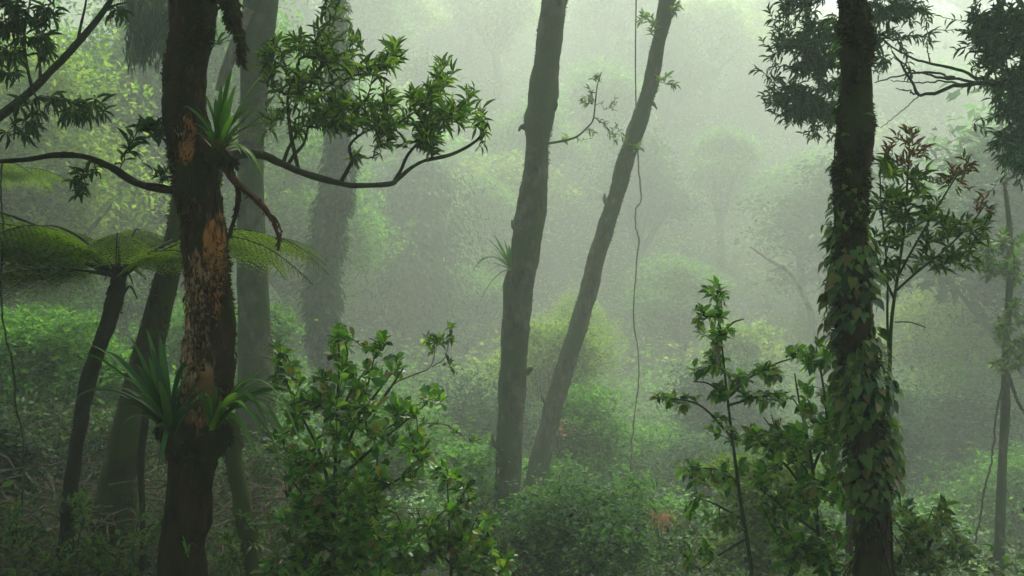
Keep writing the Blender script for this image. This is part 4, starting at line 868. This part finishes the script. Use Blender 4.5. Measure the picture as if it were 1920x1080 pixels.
for i, (px, py, Y, rx, rz, k, lb) in enumerate([(760, 1000, 10, .7, .4, 'valley', "low misty bush behind the right flank of the big glossy shrub"), (1290, 1000, 11, .6, .45, 'valley', "low misty bush behind the slim sapling's stem"), (1060, 900, 14, .8, .5, 'hill_a', "misty bush rising behind the round bush"),
        (1330, 880, 15, 1.0, .6, 'hill_c', "dull misty bush beyond the flower cluster"), (1480, 980, 9, .5, .35, 'valley', "yellow-tinged misty bush seen through the broad-leaved shrub"), (900, 800, 17, 1.1, .9, 'hill_c', "tall dim misty bush left of the straight trunk"), (1200, 850, 17, 1.3, .6, 'hill_a', "wide dim misty bush between the liana and the slanting trunk"),
        (640, 760, 16, 1.2, .9, 'hill_a', "hazy bush behind the top of the big glossy shrub"), (1000, 700, 21, 1.2, 1.1, 'hill_b', "hazy yellow-green bush low between the middle trunks"), (1360, 760, 20, 1.6, .9, 'hill_c', "hazy dark bush behind the slim sapling's crown"), (1720, 1010, 10, .7, .4, 'valley', "misty bush right of the vine-clad trunk's foot"),
        (1900, 930, 14, 1.0, .9, 'hill_a', "misty bush behind the slender tree's foot"), (1640, 800, 16, 1.0, .9, 'hill_c', "hazy dark bush right behind the vine-clad trunk"), (1800, 760, 22, 2.0, 1.0, 'hill_a', "hazy bush on the slope above the dark hollow"), (350, 640, 13, .8, .8, 'hill_a', "hazy bush glimpsed between the leaning trunk and the mossy tree"),
        (60, 520, 14, 1.3, 1.0, 'hill_a', "hazy green bush beneath the tree fern's fronds at the left edge"), (180, 560, 16, 1.3, 1.0, 'hill_c', "hazy dark bush left of the tree fern's trunk"), (20, 780, 9.5, .6, .5, 'valley', "green bush above the dark shrub at the left edge"), (330, 780, 11, .7, .6, 'valley', "dim green bush behind the dark rosette of strap leaves"),
        (500, 800, 9.5, .6, .6, 'valley', "dim green bush behind the drooping strap leaves")]):
    bush("misty_bush", lb, px, py, Y, rx, rz, M[k], 410 + i, .0055 * Y, 16, 44, .02 * Y, 9)
# orange-pink flower clusters
def flowers(label, px, py, Y, r, n, seed):
    g = np.random.default_rng(seed); c = at(px, py, Y)
    v = g.normal(0, 1, (n, 3)) * [r, r * .7, r * .6]; l = r * .28 * g.uniform(.6, 1.3, n)
    t = thing("flower_cluster", label, "flowers", (c[0], Y, c[2] - r * 1.5), "orange-pink flower clusters")
    mesh("flower", leaves(c + v, g.normal(0, 1, (n, 3)) + [0, 0, .6], g.normal(0, 1, (n, 3)), l, l * .7, OVAL), M['pink'], t)
    m = 12; A = np.tile(c + [0, 0, -r * 3], (m, 1)); B = c + v[:m]
    mesh("stem", tubes(np.stack([A, A * .6 + B * .4, A * .3 + B * .7, B], 1), np.full((m, 4), .0025), 4), M['green_twig'], t)
flowers("largest orange-pink flower cluster, right of the round bush", 1238, 975, 8.3, .085, 190, 1)
flowers("small pale pink flower cluster above the broad-leaved shrub", 1457, 790, 4.1, .020, 50, 2)
flowers("faint pink flowers in the mist behind the slanting trunk", 1048, 806, 13.8, .11, 60, 3)
flowers("dull red flowers half hidden left of the big glossy shrub", 540, 908, 4.2, .022, 40, 4)

# hazy vine-clad columns and hazy trees on the left half
def ivy_column(name, label, rows, Y, mat, leaf, n, spread, seed, bark=None):
    P, rad = trunk_line(rows, Y, 50); zb = float(ground(P[-1][0], Y))
    t = thing(name, label, "tree", (P[-1][0], Y, min(zb, P[-1][2])), "trees thickly overgrown with climbers in the mist")
    mesh("trunk", tube(P, rad * .6, 14, .12, 3, seed), bark or M['bark_mid'], t)
    g = np.random.default_rng(seed); k = g.random(n) * 48.99; i = k.astype(int)
    a = g.random(n) * 6.283; o = np.stack([np.cos(a), np.sin(a), np.zeros(n)], -1)
    p = P[i] + (P[i + 1] - P[i]) * (k - i)[:, None] + o * (rad[i] * (0.75 + .3 * np.sin(k * 1.1 + a * 2) * g.random(n) + spread * g.random(n) ** 3))[:, None]
    l = leaf * g.uniform(.6, 1.3, n)
    mesh("foliage", leaves(p, o * .6 + g.normal(0, .3, (n, 3)) + [0, 0, -.8], o + [0, 0, .6] + g.normal(0, .3, (n, 3)), l, l * .55, RHOMB), mat, t)
    return t
ivy_column("overgrown_tree", "dark misty trunk wrapped in leaves, under the leafy spray of the mossy tree", [(-200, 610, 650), (100, 612, 655), (260, 610, 660), (340, 606, 662), (400, 590, 650), (480, 578, 640), (560, 575, 635), (620, 580, 630), (700, 590, 635), (850, 590, 640), (1000, 580, 650)], 15, M['hill_c'], .11, 9000, .5, 31)
ivy_column("overgrown_tree", "broad dark misty leaf-covered column tapering down, left of the straight trunk", [(300, 745, 800), (330, 700, 850), (400, 690, 870), (470, 700, 865), (540, 725, 850), (600, 745, 835), (660, 760, 830), (760, 765, 825), (900, 765, 835)], 30, M['hill_c'], .19, 12000, .9, 32)
# ferns behind right of the mossy trunk, and ones low on the right
def fern(label, px, py, Y, n, L, seed, a0=0, a1=360, rise=.3, sag=.35, mat=None, name="fern"):
    global rng
    b = at(px, py, Y); t = thing(name, label, "fern", b, "ferns in the mist")
    for k in range(n):
        az = a0 + (a1 - a0) * (k + rng.uniform(-.3, .3)) / n
        a, lf = frond(b, R(az), L * rng.uniform(.8, 1.1), rise * rng.uniform(.8, 1.2), sag * rng.uniform(.8, 1.2), npin=22)
        f = mesh("frond", lf, mat or M['fern'], t); mesh("frond_stalk", a, M['green_twig'], f)
fern("bright green fern showing its fronds right of the mossy trunk, below the hanging roots", 455, 455, 6.5, 11, .62, 1, rise=.12, sag=.35)
fern("pale fern at the left edge above the tree fern", -30, 330, 7.5, 10, .8, 2, rise=.2, sag=.25)
fern("wide pale green fern in the misty hollow low at the right edge", 1850, 1110, 11.5, 13, 1.25, 3, rise=.25, sag=.3)
fern("small fern among the dead sticks at the lower left", 130, 985, 7.0, 9, .5, 4)
fern("fern between the leaning trunk and the mossy tree, near the ground", 270, 1010, 6.0, 9, .45, 5)

# left shrubs
bush("hazy_shrub", "pale green small-leaved shrub left of the tree fern's trunk", 60, 665, 9, .75, .62, M['hill_a'], 41, .06, 20, 60, .16, 9)
bush("hazy_shrub", "light small-leaved shrub between the tree fern's trunk and the leaning trunk", 215, 720, 9.5, .5, .45, M['hill_a'], 42, .06, 14, 50, .16, 9)
bush("dark_shrub", "dark shrub at the left edge over the dead sticks", 5, 850, 6.4, .26, .26, M['darkleaf'], 43, .06, 10, 36, .12, 8)
bush("dark_shrub", "dim green shrub low between the fern trunk and the leaning trunk", 60, 850, 8.2, .7, .45, M['litter'], 44, .055, 16, 50, .16, 9)
bush("dark_shrub", "dim shrub behind the mossy tree's foot", 420, 930, 7.5, .8, .45, M['litter'], 45, .05, 18, 50, .16, 9)
bush("dark_shrub", "dim shrub behind the leaning trunk", 270, 830, 8.4, .55, .40, M['litter'], 46, .05, 14, 50, .16, 9)
bush("hazy_shrub", "misty shrub beyond the mossy tree, left of the big glossy shrub's top", 500, 640, 12, .5, .7, M['hill_a'], 47, .08, 14, 46, .2, 8)
bush("hazy_shrub", "misty low shrub behind the big glossy shrub", 720, 860, 12, 1.0, .7, M['hill_a'], 48, .08, 20, 46, .2, 8)

for i, (lb, px, bl) in enumerate([("dark leafy plant in the bottom left corner", 60, [(40, 1010, 50, 40, 30), (90, 1050, 50, 30, 26), (20, 960, 24, 20, 8)]), ("dark leafy plant low between the leaning trunk and the mossy tree", 255, [(245, 1040, 36, 40, 26), (275, 990, 24, 30, 12), (230, 1075, 40, 20, 16)]),
        ("dark leafy plant beside the foot of the tree fern's stem", 150, [(160, 1000, 40, 40, 26), (190, 1060, 40, 30, 24), (120, 1060, 30, 30, 14), (150, 940, 20, 24, 8)]), ("dark leafy plant low on the right of the mossy tree's foot", 450, [(440, 1030, 44, 40, 34), (470, 970, 30, 30, 16), (420, 1070, 40, 20, 20)])]):
    shrub("dark_plant", lb, 4.7, [[(px, 1300), (px + 5, 1100), (px - 6, 1040), (px + 4, 980)]], bl, .3, .04, .014, LANCE, M['ivy'], 7, stem_w=(5, 1.5), cat="plant", lift=.1, group="dark leafy plants along the bottom left")
# dead sticks on the ground, lower left
G_ST = "dead sticks lying on the ground at the lower left"
sticks = [("long pale curved stick lying across the lower left corner", [(-20, 1008), (30, 985), (70, 962), (95, 955)], 5.6, 5), ("grey stick slanting up from the bottom left edge", [(-10, 1060), (30, 1035), (60, 1020), (110, 985)], 5.6, 6), ("short pale stick just under the dark shrub", [(40, 830), (60, 845), (100, 858)], 6.6, 5),
          ("dark thin stick level with the dark shrub", [(40, 855), (75, 856), (108, 858)], 6.5, 4), ("pale stick standing out right of the leaning trunk's foot", [(218, 1080), (235, 1040), (262, 1005)], 5.2, 6), ("thin pale stick leaning against the mossy tree's foot", [(250, 905), (275, 880), (310, 860)], 5.0, 4),
          ("thin broken stick standing at the left among low plants", [(20, 945), (32, 915), (42, 890), (45, 870)], 6.3, 4), ("pale twig right of the mossy tree, pointing up right", [(440, 905), (460, 875), (480, 855)], 4.9, 4), ("crooked brown stick at the bottom left corner", [(60, 1085), (80, 1050), (95, 1030), (118, 975)], 5.5, 5),
          ("brown stick lying flat behind the sticks of the corner", [(0, 972), (40, 968), (90, 940), (130, 925)], 6.2, 4), ("thin grey stick crossing behind the leaning trunk", [(240, 940), (280, 925), (320, 918)], 5.9, 4),
          ("long thin pale stick rising from the corner past the fern stem", [(20, 1090), (70, 1010), (105, 950), (140, 900)], 5.1, 5), ("pale stick bent over the corner plant", [(-10, 940), (40, 950), (80, 985), (100, 1040)], 4.9, 5)]
for lb, pts, Y, wd in sticks:
    q = spline(line(pts, Y, .25), 20); q[1:-1] += rng.normal(0, .004, (18, 3))
    o = mesh("dead_stick", tube(q, np.linspace(wd * 1.35, wd * .6, 20) / 2 / FPX * Y, 7, .3, 18), M['dead'], None, loc=q[0]); tag(o, lb, "stick", G_ST)

# ================================================================== ground cover
def cover(name, n, xr, yr, hmax, leaf, mat, per=24, spread=.16, T=RHOMB, ys=1.0, seed=5, dens=None):
    g = np.random.default_rng(seed)
    x = g.uniform(*xr, n); y = yr[0] + (yr[1] - yr[0]) * g.random(n) ** ys
    if dens is not None:
        k = dens(x, y) > g.random(n); x, y = x[k], y[k]
    z = ground(x, y); h = hmax * g.random(len(x)) ** 1.5
    c = np.stack([x, y, z + h], -1); m = len(c)
    P = (c[:, None] + g.normal(0, spread, (m, per, 3)) * [1, 1, .7]).reshape(-1, 3)
    P[:, 2] = np.maximum(P[:, 2], ground(P[:, 0], P[:, 1]) + .01)
    N_ = len(P); D = g.normal(0, 1, (N_, 3)); D[:, 2] = D[:, 2] * .5 + .1
    l = leaf * g.uniform(.5, 1.4, N_)
    o = mesh(name, leaves(P, D, g.normal(0, .5, (N_, 3)) + [0, 0, 1], l, l * .5, T), mat); o['kind'] = 'stuff'
    return o
cover("ground_plants", 7000, (-7, 8), (4.8, 17), .34, .05, M['litter'], 26, .15, OVAL, 1.3, 5, lambda x, y: np.where(x < -.6, .9, .15 + .3 * smooth(8, 10, y)))
cover("valley_plants", 3600, (-16, 18), (14, 30), .9, .12, M['hill_a'], 24, .3, RHOMB, 1, 6)
cover("hillside_plants", 19000, (-42, 46), (26, 84), 1.5, .19, M['hill_a'], 18, .42, RHOMB, 1.2, 7)
cover("hillside_shrubs", 4500, (-42, 46), (26, 84), 2.2, .19, M['hill_b'], 20, .42, RHOMB, 1.2, 8)
# tangle of fine dead twigs over the ground on the left
g = np.random.default_rng(9); n = 420
n = 900; x = g.uniform(-3.6, -.9, n); y = g.uniform(5.0, 8.5, n); z = ground(x, y) + g.uniform(.05, .6, n)
A = np.stack([x, y, z], -1); dd = g.normal(0, 1, (n, 3)) * [1, .6, .35]; dd = nrm(dd) * g.uniform(.15, .5, (n, 1))
o = mesh("twig_litter", tubes(np.stack([A, A + dd * .33 + g.normal(0, .02, (n, 3)), A + dd * .66 + g.normal(0, .02, (n, 3)), A + dd], 1), np.tile([.006, .0055, .004, .002], (n, 1)), 5), M['dead']); o['kind'] = 'stuff'

# ================================================================== trees on the far hillside
protos = []   # five kinds
for i, (mt, rx, rz, lf) in enumerate([('hill_a', 2.0, 2.0, .2), ('hill_b', 1.9, 1.8, .2), ('hill_c', 2.1, 2.3, .2), ('hill_a', 1.6, 2.6, .18), ('hill_b', 2.4, 1.6, .2), ('hill_a', 2.0, 2.0, .1), ('hill_b', 2.0, 1.9, .1)]):
    kind = ["rounded green tree", "pale yellow-green tree", "dark green tree", "tall narrow green tree", "flat-topped yellow-green tree", "fine-leaved green tree", "fine-leaved yellowish tree"][i]
    t = thing("hillside_tree", kind + " fading into the mist on the far slope", "tree", (0, 0, 0), kind + "s on the far slope")
    pc, c, r = crown(20 if i < 5 else 30, 60 if i < 5 else 80, 11 if i < 5 else 18, rx, rx, rz, lf, clump=.5 if i < 5 else .36, seed=60 + i)
    cz = np.array([0, 0, rz + 1.8]); mesh("crown", [(pc[0][0] + cz, pc[0][1], pc[0][2])], M[mt], t)
    P = np.array([[0, 0, -.5], [.1, 0, 1.2], [-.05, 0, 2.4], [.1, 0, rz + 2]])
    S, r_ = spline(P, 16, [.22, .17, .13, .05]); tk = tube(S, r_, 10, .15, 2, i)
    n = len(c); A = np.tile([0, 0, 2.0], (n, 1)); B = c + cz
    mesh("trunk", tk + tubes(np.stack([A, A * .6 + B * .4, A * .3 + B * .7, B], 1), np.tile([.08, .06, .04, .015], (n, 1)), 5), M['bark_mid'], t)
    protos.append((t, kind))
g = np.random.default_rng(77)
spots = []
# picture-guided: (px, py of the crown's middle, proto, distance, scale)
for px, py, k, Y, s in [(690, 420, 6, 27, .62), (850, 400, 4, 30, .7), (800, 40, 2, 36, 1.0), (620, 240, 0, 33, .9), (930, 150, 1, 44, 1.2), (1330, 100, 4, 46, 1.2), (1450, 50, 1, 48, 1.1), (1130, 330, 0, 38, 1.0), (1350, 350, 3, 36, .9), (1500, 420, 0, 34, .9), (1280, 560, 0, 28, .8), (1400, 640, 1, 26, .6), (1800, 150, 4, 44, 1.2), (1850, 330, 1, 38, 1.0), (1740, 300, 0, 42, 1.1), (1760, 560, 1, 30, .8),
                        (1130, 150, 3, 47, 1.2), (220, 140, 5, 24, .8), (120, 110, 6, 26, .8), (60, 400, 6, 20, .6), (230, 420, 6, 19, .5), (160, 260, 5, 22, .7), (300, 250, 2, 26, .8), (560, 480, 0, 22, .5), (880, 560, 0, 27, .7), (1090, 520, 6, 26, .6), (1200, 450, 2, 33, .9), (1620, 200, 2, 44, 1.1), (1880, 560, 0, 27, .7), (400, 300, 0, 30, 1.0), (520, 100, 2, 36, 1.1), (1000, 380, 0, 35, .9), (700, 180, 3, 38, 1.1), (1250, 250, 2, 42, 1.0), (1560, 560, 1, 28, .6)]:
    c = at(px, py, Y); spots.append((c[0], Y, k, s))
for x, y, k, s in [(-7.5, 15, 6, 1.1), (-9.5, 18, 5, 1.4), (-6.6, 20, 5, 1.4), (-12, 22, 5, 1.6), (-8, 25, 6, 1.5), (-11, 14, 5, 1.4), (-5.2, 24, 5, 1.3), (-4, 29, 0, 1.4), (10, 19, 2, 1.3), (13, 24, 0, 1.5), (9.5, 28, 2, 1.4)]: spots.append((x, y, k, s))
for i in range(46):
    y = g.uniform(30, 66); x = g.uniform(-.62, .66) * y
    spots.append((x, y, int(g.integers(0, 5)), g.uniform(.7, 1.25)))
for i, (x, y, k, s) in enumerate(spots):
    if y > 26: x, y, s = x * 1.22, y * 1.22, s * 1.15
    t, kind = protos[k]; z = float(ground(x, y)) - .3; rz = float(g.uniform(0, 6.28))
    if not t.get('used'):
        t['used'] = 1; t.location = (x, y, z); t.rotation_euler = (0, 0, rz); t.scale = (s, s, s)
    else:
        copy_thing(t, (x, y, z), rz, s, t['label'], t['group'], s * float(g.uniform(.85, 1.25)))
for t, k in protos:
    if 'used' in t: del t['used']
for o in SC.objects:
    if 'used' in o: del o['used']

# unseen trees added round the camera so their crowns shade the near plants
G_CAN = "forest trees standing outside the picture"
ct = thing("unseen_shade_tree", "broad dark forest tree standing outside the picture", "tree", (-5.5, .5, 0), G_CAN)
ct['_local'] = 1
S, r_ = spline(np.array([[0, 0, -.6], [.1, 0, 1.5], [-.05, .05, 3.5], [0, 0, 6]]), 24, [.26, .18, .15, .1]); mesh("trunk", tube(S, r_, 14, .15, 5), M['bark_dark'], ct)
pc, c, r = crown(30, 60, 9, 3.6, 3.6, 2.0, .26, clump=.6, seed=200); mesh("crown", [(pc[0][0] + [0, 0, 6.6], pc[0][1], pc[0][2])], M['darkleaf'], ct)
for i, (x, y) in enumerate([(5.6, -1), (-5.5, -6), (6, -7), (0.3, -9), (-8, 4.0)]):
    copy_thing(ct, (x, y, float(ground(x, y))), i * 1.3, 1.0 + .1 * math.sin(i), ct['label'], G_CAN)
for o in SC.objects:
    if '_local' in o: del o['_local']

# ================================================================== haze
hb = bpy.data.meshes.new("haze")
x0, x1, y0, y1, z0, z1 = -72, 72, -42, 122, -4.2, 33
V = [(x, y, z) for z in (z0, z1) for y in (y0, y1) for x in (x0, x1)]
hb.from_pydata(V, [], [(0, 2, 3, 1), (4, 5, 7, 6), (0, 1, 5, 4), (2, 6, 7, 3), (0, 4, 6, 2), (1, 3, 7, 5)])
hz = bpy.data.objects.new("haze", hb); COL.objects.link(hz); hz['kind'] = 'stuff'
m, nt, N, L = newmat("haze_air"); out = N("ShaderNodeOutputMaterial"); pv = N("ShaderNodeVolumePrincipled")
pv.inputs['Color'].default_value = (*HAZE_COL, 1); pv.inputs['Density'].default_value = HAZE; pv.inputs['Density Attribute'].default_value = ""
pv.inputs['Anisotropy'].default_value = 0.35
L(pv.outputs[0], out.inputs['Volume']); hb.materials.append(m)
